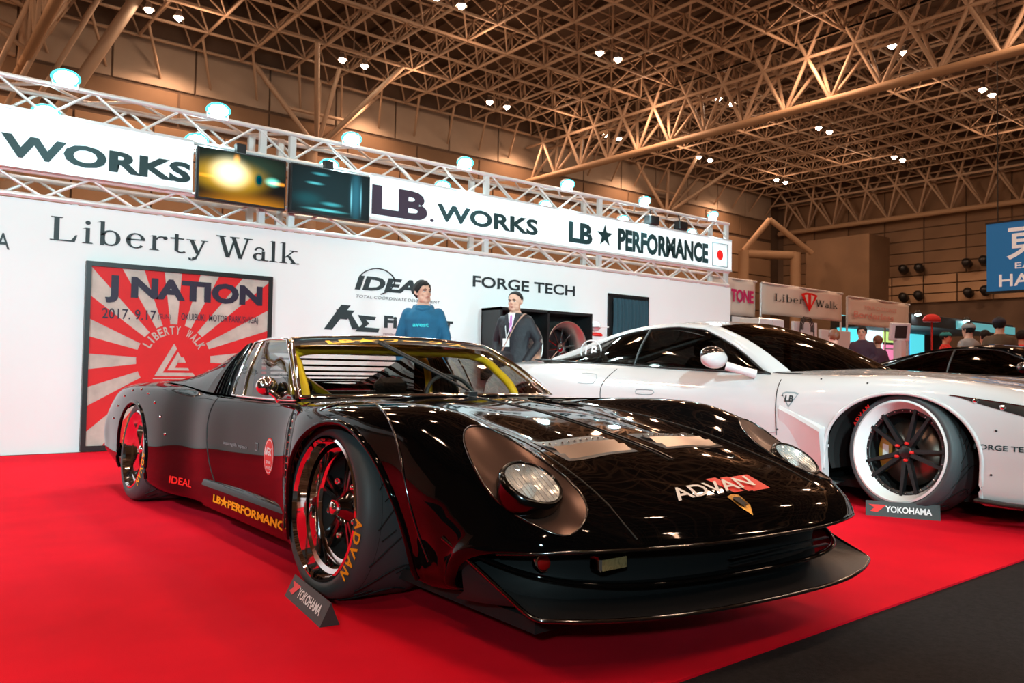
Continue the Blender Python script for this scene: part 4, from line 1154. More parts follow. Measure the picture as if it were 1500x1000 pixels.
# gold shield emblem
patch([(-.028, .035), (0, .042), (.028, .035), (.026, -.01), (0, -.040), (-.026, -.01)], 1087, 738, M['gold'], off=.003, name='emblem')
patch([(-.018, .02), (-.004, .026), (.018, .018), (.012, .004), (.016, -.012), (.004, -.006), (-.004, -.02), (-.012, -.006)], 1087, 738, M['black_text'], off=.006, name='emblem_relief')
# round red sticker on the door
cir = lambda r, n=24, ry=None: [(r*math.cos(2*PI*k/n), (ry or r)*math.sin(2*PI*k/n)) for k in range(n)]
patch(cir(.064, 28, .080), 394, 668, M['red_text'], True, .001)
patch(cir(.058, 28, .074), 394, 668, M['white_text'], True, .0015); patch(cir(.054, 28, .070), 394, 668, M['red_text'], True, .002)
sticker('NGK', 394, 661, .085, .034, M['white_text'], .05, side=True, off=.003)
sticker('SPARK', 394, 677, .066, .013, M['white_text'], .03, side=True, off=.003); sticker('PLUGS', 394, 685, .056, .013, M['white_text'], .03, side=True, off=.003)
sticker('inspiring life in peace', 345, 652, .30, .022, M['grey_text'], .0, side=True)
patch([(-.018, -.018), (.018, -.018), (.018, .018), (-.018, .018)], 376, 654, M['grey_text'], True); patch([(-.014, -.014), (.014, -.014), (.014, .014), (-.014, .014)], 376, 654, M['black_paint'], True, .002)
sticker('IDEAL', 266, 705, .26, .040, M['red_text'], .04, .2, side=True)
# side skirt with lettering
for s in (-1, 1):
    P = [[(XC+s*a, v, z) for v in [3.02+.08*i for i in range(16)]] for (a, z) in ((.70, .275), (.758, .262), (.768, .24), (.760, .13), (.70, .10))]
    sk = MB().grid(P, True).build('side_skirt', PB, car)
    v_, f_ = text_fit('LB★PERFORMANCE' , .93, .056, .06, 0, .35)
    mesh_obj('lettering', [(XC+s*(.7695-.073*(.24-.192-q[1])), 3.58+s*q[0], .192+q[1]) for q in v_], f_, M['yellow_text'], sk)

# ------------------------------------------------------------ wheels
def car_wheel(parent, cx, cy, cz, side, R_=.322, rim=.256, width=.33, camber=4.0, style='dish', steer=0., txt='ADVAN', name='wheel'):
    out = Vector((side*math.cos(math.radians(camber)), 0, math.sin(math.radians(camber))))
    q = Matrix.Rotation(math.radians(steer), 4, 'Z') @ out.to_track_quat('Z', 'Y').to_matrix().to_4x4()
    Mx = Matrix.Translation((cx, cy, cz)) @ q
    def bld(b, nm, m, par, clamp=False):
        b.v = [tuple(Mx @ Vector(p)) for p in b.v]
        if clamp: b.v = [(p[0], p[1], max(p[2], .001)) for p in b.v]
        return b.build(nm, m, par)
    w_ = width
    tyre = bld(MB().lathe([(rim+.002, -.004), (rim+.012, .006), (rim+.03, .010), (R_-.018, -.002), (R_-.004, -.02), (R_, -.05), (R_, -w_+.05), (R_-.004, -w_+.02), (R_-.02, -w_), (rim+.02, -w_-.008), (rim+.002, -w_)], 72), 'tyre', M['rubber'], parent, True)
    # grooves across the tread
    b = MB(); n = 15
    for k in range(n):
        a0 = 2*PI*k/n; P = []
        for i in range(9):
            t = i/8; a = a0+.42*math.sin(t*2.2)-.1; P.append((math.cos(a)*(R_+.0005), math.sin(a)*(R_+.0005), -.05-t*(w_-.11)))
        b.path(P, .005, 5, flat=.35)
        P = [(math.cos(a0+.2+i*.03)*(R_+.0005), math.sin(a0+.2+i*.03)*(R_+.0005), -.07-.05*i/4-.10*(k % 2)) for i in range(5)]; b.path(P, .004, 5, flat=.35)
    b.lathe([(R_-.001, -.058), (R_+.0008, -.060), (R_-.001, -.062)], 72)
    bld(b, 'tread_groove', M['rubber_groove'], tyre, True)
    if txt:
        for a0 in ((-.38, 2.77) if style == 'dish' else (2.5,)):
            V = []; F = []
            for i, ch in enumerate(txt):
                tz = 1. if style == 'dish' else .6; v, f = text_fit(ch, .040*tz, .040*tz, .05, 0, .0); a = a0-(i-2)*.165*tz*side*-1; k = len(V)
                for p in v:
                    rr = rim+.036+p[1]; aa = a-p[0]/.29*1.0*(1 if side < 0 else 1); V.append((math.cos(aa)*rr*1.0, math.sin(aa)*rr, .0115-(rr-rim-.02)*.12))
                F += [tuple(j+k for j in q_) for q_ in f]
            bld(MB().add(V, F), 'tyre_lettering', M['yellow_text'] if style == 'dish' else M['red_text'], tyre)
    if style == 'dish':
        b = MB(); pr = [(rim+.004, -.01), (rim+.006, .006), (rim-.003, .009), (rim-.010, -.006), (rim-.018, -.040), (rim-.036, -.047), (rim-.044, -.082), (rim-.066, -.088)]
        for i in range(len(pr)-1): b.lathe(pr[i:i+2], 72)
        rm = bld(b, 'rim_barrel', M['chrome'], parent)
        ri = rim-.064; b = MB()
        for k in range(5):
            for d in (-.13, .13):
                a = 2*PI*k/5+d+.25; b.box(.03, ri, -.011, .011, -.105, -.082, Matrix.Rotation(a, 4, 'Z'), bev=.005)
        b.lathe([(0, -.055), (.03, -.055), (.04, -.075), (.075, -.085), (.08, -.12), (0, -.12)], 28)
        sp_ = bld(b, 'spokes', M['dark_chrome'], rm)
        bld(MB().lathe([(ri+.004, -.086), (ri+.002, -.20), (0, -.20)], 40), 'hub_recess', M['interior'], rm)
        for k in range(5):
            a = 2*PI*k/5+.25+PI/5; Mk = Matrix.Translation((math.cos(a)*.105, math.sin(a)*.105, -.080))
            bld(MB().lathe([(.013, -.012), (.013, .006), (.008, .012), (0, .012)], 12, Mk), 'wheel_nut', M['chrome'], rm)
        bld(MB().lathe([(.026, -.06), (.028, -.035), (.018, -.028), (0, -.026)], 20), 'centre_cap', M['chrome'], rm)
    return tyre, Mx, bld
for (cy, side, xo) in ((2.74, -1, 1.318), (2.74, 1, 2*XC-1.318), (5.36, -1, 1.300), (5.36, 1, 2*XC-1.300)):
    e = bpy.data.objects.new('wheel', None); COL.objects.link(e); e.parent = car
    fr_ = cy < 4
    car_wheel(e, xo, cy, .332 if fr_ else .318, side, .325 if fr_ else .31, .256 if fr_ else .232, .33 if fr_ else .40, 4. if fr_ else 5., steer=0)
# dark wheel wells behind the wheels
for (A, w_) in ((FA, .62), (RA, .62)):
    for s in (-1, 1):
        b = MB(); Mw = Matrix.Translation((XC+s*.30, A[0], A[1])) @ Matrix.Rotation(s*PI/2, 4, 'Y')
        P = []
        for i in range(20):
            a = math.radians(-20+220*i/19); P.append([(XC+s*.25, A[0]+math.cos(a)*(A[2]+.03), A[1]+math.sin(a)*(A[3]-.03)), (XC+s*.74, A[0]+math.cos(a)*(A[2]+.03), A[1]+math.sin(a)*(A[3]+.01))])
        b.grid(P, True)
        b.add([(XC+s*.28, A[0]-.40, .1), (XC+s*.28, A[0]+.40, .1), (XC+s*.28, A[0]+.36, .58), (XC+s*.28, A[0]-.36, .58)], [(0, 1, 2, 3)])
        b.build('wheel_well', M['interior'], car)
MB().box(XC-.62, XC+.62, 1.75, 6.1, .10, .14).build('underbody', M['interior'], car)
rebase(car, (XC, 3.9, 0))

# maker's wedge sign on the carpet in front of the wheel
def wedge(px_l, px_r, Hh, label, side='s'):
    a = Vector(at(*px_l, z=0)); b = Vector(at(*px_r, z=0)); d = b-a; L = d.length; ang = math.atan2(d.y, d.x)
    t = thing('wedge_sign', label, 'sign')
    Mw = Matrix.Translation((a+b)/2) @ Matrix.Rotation(ang, 4, 'Z')
    dep = Hh*.9
    prof = [(-.0, 0), (dep, 0), (dep*.55, Hh)]
    V = []; 
    for x in (-L/2, L/2):
        for (y, z) in prof: V.append(Mw @ Vector((x, y, z)))
    mesh_obj('body', V, [(0, 2, 1), (3, 4, 5), (0, 3, 5, 2), (2, 5, 4, 1), (0, 1, 4, 3)], mat('sign_slate', (.035, .042, .045), .5) if 'sign_slate' not in bpy.data.materials else bpy.data.materials['sign_slate'], t)
    n_ = Vector((0, -Hh, dep*.55)).normalized(); upv = Vector((0, dep*.55, Hh))
    def face(u, v, o=.0015): return Mw @ (Vector((u*L, 0, 0)) + upv*v + n_*o)
    v, f = text_fit('YOKOHAMA', .62, .42, .035)
    mesh_obj('lettering', [face(.08+p[0], .5+p[1]) for p in v], f, M['white_text'], t)
    mesh_obj('red_flash', [face(*p) for p in ((-.46, .75), (-.38, .55), (-.44, .30), (-.34, .25), (-.22, .75))], [(0, 1, 2, 3, 4)], M['red_text'], t)
    rebase(t, tuple((a+b)/2)); return t
wedge((417, 872), (468, 919), .075, 'slate wedge sign with white lettering by the chrome front wheel of the black car')
# ------------------------------------------------------------ white coupe, and the same body in black behind it
def coupe(paint, glass_m, label, name, X_C, detail=True):
    W = 1.0
    e0 = [0, .22, .44, .62, .74]
    C_ = []
    C_.append(row(e0+[.80, .86, .90, .92, .90, .70], [.98, .99, 1.03, 1.10, 1.18, 1.24, 1.32, 1.40, 1.45, 1.48, 1.48], [.30, .30, .30, .30, .31, .31, .31, .30, .24, .16, .14]))
    C_.append(row(e0+[.82, .88, .93, .945, .93, .70], [.95, .96, 1.0, 1.06, 1.15, 1.22, 1.30, 1.38, 1.43, 1.46, 1.46], [.55, .55, .55, .54, .53, .51, .47, .40, .28, .16, .13]))
    C_.append(row(e0+[.82, .89, .94, .96, .95, .70], [1.05, 1.06, 1.09, 1.14, 1.22, 1.30, 1.38, 1.46, 1.50, 1.52, 1.52], [.68, .68, .67, .66, .64, .61, .55, .46, .30, .15, .12]))
    C_.append(row(e0+[.84, .91, .955, .975, .965, .70], [1.35, 1.35, 1.37, 1.40, 1.44, 1.50, 1.56, 1.61, 1.63, 1.65, 1.65], [.735, .735, .73, .725, .72, .70, .64, .52, .33, .14, .12]))
    C_.append(row(e0+[.855, .93, .965, .985, .975, .70], [1.75]*11, [.79, .79, .785, .785, .785, .765, .70, .56, .34, .13, .12]))
    C_.append(row([0, .22, .44, .60, .74, .865, .94, .975, .99, .98, .70], [2.1]*11, [.83, .83, .82, .825, .835, .82, .755, .59, .35, .13, .12]))
    C_.append(row([0, .22, .44, .60, .74, .865, .945, .98, .99, .98, .70], [2.45]*11, [.875, .872, .855, .850, .860, .84, .765, .60, .35, .13, .12]))
    C_.append(row([0, .22, .44, .60, .72, .84, .925, .96, .965, .96, .70], [2.85]*11, [.895, .89, .87, .86, .855, .835, .76, .60, .35, .13, .12]))
    C_.append(row([0, .22, .44, .60, .70, .80, .89, .935, .94, .94, .70], [3.25]*11, [.91, .905, .89, .875, .86, .835, .75, .60, .36, .13, .12]))
    C_.append(row([0, .22, .44, .60, .69, .78, .88, .925, .925, .93, .70], [3.7]*11, [.90, .90, .90, .895, .88, .855, .76, .60, .36, .13, .12]))
    C_.append(row([0, .22, .44, .60, .69, .78, .88, .925, .925, .93, .70], [4.3]*11, [.90, .90, .90, .90, .895, .875, .77, .60, .36, .13, .12]))
    C_.append(row([0, .22, .44, .60, .69, .785, .89, .94, .95, .95, .70], [4.8]*11, [.92, .92, .92, .915, .91, .895, .79, .62, .37, .13, .12]))
    C_.append(row([0, .22, .44, .60, .71, .83, .93, .98, .99, .98, .70], [5.5]*11, [.94, .94, .93, .925, .925, .905, .80, .64, .38, .13, .12]))
    C_.append(row([0, .22, .44, .60, .71, .83, .93, .98, .99, .98, .70], [6.1]*11, [.95, .95, .94, .93, .925, .895, .79, .63, .38, .14, .12]))
    C_.append(row([0, .22, .44, .60, .70, .79, .87, .91, .92, .90, .70], [6.65]*11, [.95, .95, .94, .92, .90, .86, .75, .60, .38, .18, .15]))
    C_.append(row([0, .22, .44, .58, .66, .73, .78, .80, .80, .78, .66], [6.92]*11, [.85, .85, .84, .82, .80, .76, .68, .56, .38, .22, .2]))
    S = Shell(C_, 10, 6, X_C)
    root = thing(name, label, 'car')
    FA_ = (2.40, .36, .49, .385); RA_ = (5.98, .36, .44, .38)
    def ain(c, A): return abs(c[0]-X_C) > .70 and c[2] < .78 and (((c[1]-A[0])/A[2])**2+((c[2]-A[1])/A[3])**2 < 1 or (c[2] < A[1] and abs(c[1]-A[0]) < A[2]))
    def asn(A):
        def f(p):
            if p.z < A[1]: return (p.x, A[0]+math.copysign(A[2], p.y-A[0]), p.z)
            dy, dz = (p.y-A[0])/A[2], (p.z-A[1])/A[3]; r = math.hypot(dy, dz)
            if r < 1e-3: return None
            y, z = A[0]+dy/r*A[2], A[1]+dz/r*A[3]; h = S.side(y, z, p.x < X_C); return h if h is not None else (p.x, y, z)
        return f
    for A in (FA_, RA_): S.cut(lambda c, A=A: ain(c, A), asn(A))
    S.cut(lambda c: abs(c[0]-X_C) < .64 and 3.05+.35*((c[0]-X_C)/.7)**2 < c[1] < 5.2, lambda p: None)
    S.part(lambda c: abs(c[0]-X_C) < .63 and c[1] < 3.4, 'hood', paint, root)
    for s in (-1, 1): S.part(lambda c: (c[0]-X_C)*s > .60 and 3.30 < c[1] < 4.88 and c[2] > .20, 'door', paint, root)
    S.part(lambda c: c[1] < 3.6 , 'front_body', paint, root); S.part(lambda c: True, 'rear_body', paint, root)
    # greenhouse
    def b0(t): return Vector((X_C+.74*t, 2.98+.42*t*t, .905-.045*t*t))
    def h0(t): return Vector((X_C+.585*t, 4.00+.10*t*t, 1.275-.05*t*t))
    def wsf(k, t, off=0.): 
        p = b0(t).lerp(h0(t), k); return p + Vector((t*.2, -.4, .9)).normalized()*(.035*math.sin(PI*k)+off)
    MB().grid([[wsf(.0+i/8, t*.93) for t in TT] for i in range(9)], True).build('windshield', glass_m, root)
    RL = [(4.10, .595, 1.225), (4.45, .60, 1.262), (4.80, .60, 1.245), (5.10, .595, 1.205), (5.45, .58, 1.125), (5.85, .56, 1.02), (6.20, .55, .945)]
    def rail_(v):
        for i in range(len(RL)-1):
            if v <= RL[i+1][0] or i == len(RL)-2:
                k = max(0, min(1, (v-RL[i][0])/(RL[i+1][0]-RL[i][0]))); return (RL[i][1]+(RL[i+1][1]-RL[i][1])*k, RL[i][2]+(RL[i+1][2]-RL[i][2])*k)
    rows_ = []
    for i in range(12):
        v = 4.10+.95*i/11; hw, hz = rail_(v); rows_.append([Vector((X_C+hw*t, v-.10*(1-t*t)*(1-i/11), hz+.05*(1-t*t))) for t in TT])
    MB().grid(rows_, True).build('roof', paint if detail else M['black_paint'], root)
    rows_ = []
    for i in range(9):
        v = 5.05+1.15*i/8; hw, hz = rail_(v); rows_.append([Vector((X_C+(hw-.05)*t, v, hz+.05*(1-t*t)*(1-i/8)-.004)) for t in TT])
    MB().grid(rows_, True).build('rear_window', glass_m, root)
    for s in (-1, 1):
        def belt(v):
            h = S.top(X_C+s*.755, v); return Vector((X_C+s*.785, v, (h.z if h else .88)-.004))
        # A pillar, cant rail and rear pillar as one painted frame
        fr = []
        for i in range(11): k = i/10; p = wsf(k, s); q = wsf(k, s*.91, .004); fr.append([q, p+Vector((0, .0, .006)), p+Vector((s*.020, .045, -.012)), p+Vector((s*.006, .075, -.03))])
        for i in range(1, 12):
            v = 4.10+(6.1-4.10)*i/11; hw, hz = rail_(v); w_ = .02+.05*max(0, i-5)/6
            p = Vector((X_C+s*hw, v, hz)); fr.append([p+Vector((-s*(.03+w_), 0, .012)), p+Vector((0, 0, .008)), p+Vector((s*.022, .0, -.018-w_*.2)), p+Vector((s*.02, .0, -.04-w_*.5))])
        MB().grid(fr, True).build('roof_pillar', paint, root)
        # side glass from the mirror sail to the tapering quarter light
        P = []
        for i in range(25):
            k = i/24; v = 3.42+(6.12-3.42)*k; lo = belt(v)
            if v > 5.3: lo = lo + Vector((-s*.02, 0, (v-5.3)*.05))
            vt_ = 3.46+(6.0-3.46)*k
            if vt_ < 4.14: kk = max(0, (vt_-3.40)/(4.10-3.40)); hi = wsf(kk, s)+Vector((s*.012, .055, -.026))
            else: hw, hz = rail_(vt_); hi = Vector((X_C+s*(hw+.018), vt_, hz-.028-.05*max(0, vt_-5.0)/1.1))
            P.append([lo.lerp(hi, j/6)+Vector((s*.022*math.sin(PI*j/6), 0, 0)) for j in range(7)])
        sw = MB().grid(P, True).build('side_window', M['dark_glass'], root)
        outl = [p[0] for p in P]+[p[-1] for p in P[::-1]]
        MB().path(outl, .008, 6, closed=True).build('window_trim', M['black_satin'], sw)
        MB().path([p+Vector((s*.004, 0, 0)) for p in P[12]], .014, 6, flat=.5).build('window_divider', M['black_satin'], sw)
        if detail or s < 0:
            # lower blade and intake
            Pk = [[(X_C+s*a, 2.92+.1*i, z) for i in range(19)] for (a, z) in ((.93, .16), (.99, .12), (1.0, .09), (.99, .04), (.80, .03))]
            MB().grid(Pk, True).build('side_skirt', paint, root)
    for s in (-1, 1):
        for A in (FA_, RA_):
            P = []
            for i in range(41):
                a = math.radians(-38+256*i/40); y = A[0]+math.cos(a)*A[2]; z = A[1]+math.sin(a)*A[3]
                if math.sin(a) < 0: y = A[0]+math.copysign(A[2], math.cos(a))
                h = S.side(y, max(z, .14), s < 0)
                if h is not None: P.append(h)
            MB().path(P, .012, 8).build('arch_lip', paint, root)
            P = []
            for i in range(20):
                a = math.radians(-20+220*i/19); P.append([(X_C+s*.40, A[0]+math.cos(a)*(A[2]-.01), A[1]+math.sin(a)*(A[3]-.01)), (X_C+s*.93, A[0]+math.cos(a)*(A[2]-.003), A[1]+math.sin(a)*(A[3]-.003))])
            MB().grid(P, True).add([(X_C+s*.42, A[0]-.5, .1), (X_C+s*.42, A[0]+.5, .1), (X_C+s*.42, A[0]+.45, .70), (X_C+s*.42, A[0]-.45, .70)], [(0, 1, 2, 3)]).build('wheel_well', M['interior'], root)
    b = MB(); b.box(X_C-.74, X_C+.74, 3.0, 5.6, .14, .18); 
    for s in (-1, 1): b.box(X_C+s*.38-.24, X_C+s*.38+.24, 4.25, 4.40, .3, .98, bev=.06); b.box(X_C+s*.38-.13, X_C+s*.38+.13, 4.28, 4.38, .97, 1.12, bev=.04)
    b.box(X_C-.72, X_C+.72, 3.25, 3.55, .5, .86, bev=.05); b.box(X_C-.75, X_C-.72, 3.2, 5.4, .2, .86).box(X_C+.72, X_C+.75, 3.2, 5.4, .2, .86).box(X_C-.7, X_C+.7, 5.3, 5.34, .2, .9)
    b.build('cabin_interior', M['interior'], root)
    MB().box(X_C-.70, X_C+.70, 1.3, 6.2, .09, .14).build('underbody', M['interior'], root)
    # mirror
    for s in (-1, 1):
        c = Vector((X_C+s*1.03, 3.74, .955)); Mz = Matrix.Translation(c)
        mo = MB().ball((0, 0, 0), .125, 18, 12, (1.05, .62, .58), Mz).build('door_mirror', paint, root)
        MB().ball((0, .014, .030), .118, 18, 12, (1.05, .62, .56), Mz).build('mirror_cap', M['dark_chrome'], mo)
        MB().path([(X_C+s*.97, 3.68, .905), (X_C+s*.90, 3.58, .87), (X_C+s*.83, 3.52, .845)], [.035, .03, .035], 10).build('mirror_arm', paint, mo)
    # lamp
    for s in (-1, 1):
        tp_ = crom([(2.10, .742), (1.92, .722), (1.72, .695), (1.54, .665), (1.40, .625)], 4); bt_ = crom([(2.06, .735), (1.90, .688), (1.72, .640), (1.56, .590), (1.44, .545)], 4); P = []
        for (a_, b_) in zip(tp_, bt_):
            r_ = []
            for j in range(6):
                y = a_[0]+(b_[0]-a_[0])*j/5; z = a_[1]+(b_[1]-a_[1])*j/5; h = S.side(y, z, s < 0)
                if h is None: h = S.side(y+.1, z-.02, s < 0)
                r_.append((h.x+s*.004, h.y, h.z))
            P.append(r_)
        hl = MB().grid(P, True).build('headlight', M['black_satin'], root)
        for k in range(5):
            q = P[3+k*3][2+k % 2]; MB().ball(q, .017, 10, 6).build('lamp_lens', M['chrome'], hl)
        MB().path([r[0] for r in P], .004, 6).build('lamp_edge', M['dark_chrome'], hl)
    return root, S

M['lip_white'] = mat('lip_white', (.85, .85, .84), .12, .0, 1.)
def coupe_wheel(parent, cx, cy, side, detail=True):
    e = bpy.data.objects.new('wheel', None); COL.objects.link(e); e.parent = parent
    RR, rim = .368, .314
    tyre, Mx, bld = car_wheel(e, cx, cy, .385, side, RR, rim, .30, 6. if detail else 3., style='none', steer=-9 if detail else 0, txt='ADVAN' if detail else '')
    b = MB(); pr = [(rim+.004, -.01), (rim+.006, .008), (rim-.006, .012), (rim-.012, .004), (rim-.045, -.055), (rim-.05, -.075)]
    for i in range(len(pr)-1): b.lathe(pr[i:i+2], 72)
    rm = bld(b, 'rim_lip', M['lip_white'] if detail else M['dark_chrome'], e)
    ri = rim-.048
    b = MB(); b.lathe([(ri+.002, -.058), (ri-.02, -.056), (ri-.022, -.075), (ri+.002, -.08)], 60); bld(b, 'spoke_ring', M['black_satin'], rm)
    bld(MB().lathe([(ri, -.07), (ri-.004, -.24), (.0, -.24)], 48), 'inner_barrel', M['interior'], rm)
    if not detail: 
        b = MB()
        for k in range(10): a = 2*PI*k/10; b.box(.03, ri, -.014, .014, -.085, -.06, Matrix.Rotation(a, 4, 'Z'), bev=.005)
        bld(b, 'spokes', M['dark_chrome'], rm); return
    for k in range(10):
        a = 2*PI*k/10+.12*(1 if k % 2 else -1)+.2
        b = MB(); b.add([(.045, -.015, -.06), (.045, .015, -.06), (ri+.012, .009, -.046), (ri+.012, -.009, -.046), (.045, -.015, -.10), (.045, .015, -.10), (ri, .008, -.075), (ri, -.008, -.075)],
                        [(0, 1, 2, 3), (4, 7, 6, 5), (0, 4, 5, 1), (1, 5, 6, 2), (2, 6, 7, 3), (3, 7, 4, 0)], False, Matrix.Rotation(a, 4, 'Z'))
        bld(b, 'spoke', M['black_satin'], rm)
    bld(MB().lathe([(0, -.055), (.035, -.055), (.045, -.065), (.055, -.10), (0, -.10)], 24), 'hub', M['black_satin'], rm)
    for k in range(5):
        a = 2*PI*k/5; bld(MB().lathe([(.010, -.07), (.010, -.04), (.006, -.035), (0, -.035)], 10, Matrix.Translation((math.cos(a)*.055, math.sin(a)*.055, 0))), 'lug_nut', M['red_text'], rm)
    for k in range(30):
        a = 2*PI*k/30; bld(MB().ball((math.cos(a)*(ri-.010), math.sin(a)*(ri-.010), -.054), .0045, 6, 4), 'rim_bolt', M['chrome'], rm)
    bld(MB().lathe([(.06, -.125), (.205, -.125), (.205, -.150), (.06, -.150)], 48), 'brake_disc', mat('disc_steel', (.22, .17, .14), .35, .9), rm)
    b = MB()
    for i in range(14):
        a0 = math.radians(150+i*5); a1 = math.radians(155+i*5)
        for (r0, r1) in ((.125, .215),): b.add([(math.cos(a)*r, math.sin(a)*r, z) for a in (a0, a1) for r in (r0, r1) for z in (-.112, -.17)], [(0, 2, 3, 1), (4, 5, 7, 6), (0, 4, 6, 2), (1, 3, 7, 5), (0, 1, 5, 4), (2, 6, 7, 3)])
    cal = bld(b, 'brake_caliper', mat('caliper_gold', (.55, .34, .05), .35, .4, .6), rm)
    b = MB(); b.add([(math.cos(math.radians(a))*r, math.sin(math.radians(a))*r, -.110) for a, r in ((168, .15), (200, .15), (200, .195), (168, .195))], [(0, 1, 2, 3)]); bld(b, 'caliper_label', M['white_text'], cal)

XW = 5.96
wc, SW = coupe(M['white_paint'], M['dark_glass'], 'white coupe with wide arches and dark glass parked behind the black car', 'coupe', XW)
for (y, s) in ((2.40, -1), (2.40, 1), (5.98, -1), (5.98, 1)): coupe_wheel(wc, XW+s*.955, y, s, y < 3 and s < 0)
def wside(pts, r, name, m, k=6):
    P = [h+Vector((-.001, 0, 0)) for h in (SW.side(y, z) for y, z in crom(pts, k)) if h is not None]
    return MB().path(P, r, 6).build(name, m, wc)
wside([(3.30, .81), (3.28, .6), (3.27, .42)], .004, 'panel_gap', M['black_plastic'])
wside([(4.93, .87), (5.02, .70), (4.95, .45), (4.80, .2)], .004, 'panel_gap', M['black_plastic'])
wside([(3.28, .44), (3.9, .36), (4.7, .28)], .003, 'door_crease', M['grey_text'])
wside([(5.30, .83), (5.12, .82), (5.12, .74), (5.30, .74)], .0025, 'fuel_door_gap', M['grey_text'], 2)
# door handle recess line
wside([(4.62, .70), (4.45, .70), (4.45, .665), (4.62, .665), (4.62, .70)], .003, 'door_handle', M['grey_text'], 2)
def wstick(txt, y, z, W_, H_, m, bold=.02, shear=0., off=.002):
    v, f = text_fit(txt, W_, H_, bold, 0, shear)
    return decal(SW.bvh, v, f, (XW-1.0, y, z), (0, -1, 0), (0, 0, 1), (1, 0, 0), m, 'lettering', wc, off, .03)
p = at(1474, 657, x=4.98); wstick('FORGE TECH', p[1], p[2], .33, .030, M['teal_text'], .03)
p = at(1158, 585, x=5.05)
decal(SW.bvh, [(a*.07, b_*.055, 0) for a, b_ in ((-1, .8), (-.55, 1), (.55, 1), (1, .8), (0, -1))], [(0, 1, 2, 3, 4)], (5.0, p[1], p[2]), (0, -1, 0), (0, 0, 1), (1, 0, 0), M['grey_text'], 'fender_badge', wc, .0015, .03)
decal(SW.bvh, [(a*.058, b_*.042+.002, 0) for a, b_ in ((-1, .8), (-.55, 1), (.55, 1), (1, .8), (0, -1))], [(0, 1, 2, 3, 4)], (5.0, p[1], p[2]), (0, -1, 0), (0, 0, 1), (1, 0, 0), M['white_paint'], 'fender_badge', wc, .003, .03)
wstick('LB', p[1], p[2]+.008, .07, .045, M['black_text'], .05, 0., .005)
# script logo on the quarter light
q = at(862, 514, x=5.22); v, f = text_fit('LB', .16, .10, .03, 0, .2)
mesh_obj('lettering', [(5.255-.0+.3*p_[1]*0, q[1]-p_[0], q[2]+p_[1]) for p_ in v], f, M['white_text'], wc)
MB().path([(5.252, q[1]+.135*math.cos(i*PI/16), q[2]+.10*math.sin(i*PI/16)) for i in range(32)], .006, 6, closed=True).build('logo_ring', M['white_text'], wc)
# fender intake: recessed panel behind the front wheel
P = []
for i in range(9):
    k = i/8; y = 3.25-.36*k; u_ = 5.012-.085*k**1.6; zt = .615-.135*k
    P.append([(5.045, y, zt+.03), (u_+.012, y, zt+.012), (u_, y, zt-.01)]+[(u_+.012*j, y, zt-.01-(zt-.14)*j/4) for j in range(1, 5)])
P.append([(5.045, 2.885, q[2]) for q in P[-1]])
MB().grid(P, False).build('fender_vent', M['white_paint'], wc)
MB().path([(4.935, 1.92, .155), (4.915, 1.75, .15), (4.94, 1.5, .15), (5.02, 1.28, .15), (5.2, 1.1, .15)], .04, 8, flat=.35).build('corner_splitter', M['black_satin'], wc)
for (y, z) in ((1.86, .30), (1.84, .55), (3.24, .70), (3.26, .46), (2.62, .80), (2.98, .82)):
    h = SW.side(y, z)
    if h is not None: MB().ball(h, .007, 8, 5).build('body_bolt', M['black_satin'], wc)
rebase(wc, (XW, 3.9, 0))
dk, SD = coupe(M['black_paint'], M['dark_glass'], 'black coupe mostly hidden behind the white one, only its roof and bonnet show', 'coupe', 12.6, False)
for (y, s) in ((2.40, -1), (2.40, 1), (5.98, -1), (5.98, 1)): coupe_wheel(dk, 12.6+s*.955, y, s, False)
rebase(dk, (12.6, 3.9, 0)); dk.location = (12.2, 3.95, 0)
wedge((1268, 754), (1378, 763), .085, 'dark wedge sign with white lettering by the white rimmed wheel of the coupe')
# ------------------------------------------------------------ people
def hairmat(name, c): return mat(name, c, .55, bump=(120, .4, .003))
M['hair_brown'] = hairmat('hair_brown', (.16, .05, .02))
M['eye_white'] = mat('eye_white', (.75, .72, .70), .3); M['iris'] = mat('iris', (.015, .01, .008), .2)
M['lips'] = mat('lips', (.38, .13, .10), .5)
def limb(b, pts, rs, n=12, flat=None):
    pts = [Vector(p) for p in pts]; C2 = crom(pts, 4); R2 = crom([[r] for r in rs], 4)[:, 0]
    b.path(C2, [float(max(r, .003)) for r in R2], n)
    b.ball(pts[0], rs[0], 10, 6); b.ball(pts[-1], rs[-1], 10, 6)
def remesh(o, vox, smooth=2):
    m = o.modifiers.new('r', 'REMESH'); m.mode = 'VOXEL'; m.voxel_size = vox; m.use_smooth_shade = True
    if smooth:
        k = o.modifiers.new('s', 'SMOOTH'); k.iterations = smooth; k.factor = .5
    return bake_mods(o)
def hand(b, wrist, fwd, palm_n, side, R_=1.):
    """palm, four unequal bent fingers and a thumb that leaves the side of the palm"""
    f = Vector(fwd).normalized(); n = Vector(palm_n); n = (n-f*n.dot(f)).normalized(); a = f.cross(n)*side
    w = Vector(wrist)
    b.ball(w+f*.045, .04, 12, 8, (1, 1, 1), None)
    for i, (o_, l_) in enumerate(((-.030, .068), (-.010, .078), (.010, .073), (.030, .058))):
        k0 = w+f*.075+a*o_; k1 = k0+f*l_*.5+n*.010; k2 = k1+f*l_*.30+n*.022; k3 = k2+f*l_*.12+n*.022
        b.path([w+f*.03+a*o_*.8, k0, k1, k2, k3], [.013, .0105, .0095, .0085, .007], 7); b.ball(k3, .007, 7, 5)
    t0 = w+f*.025-a*.028; t1 = t0+f*.035-a*.024+n*.012; t2 = t1+f*.028-a*.004+n*.012
    b.path([t0, t1, t2], [.014, .012, .009], 7); b.ball(t2, .009, 7, 5)
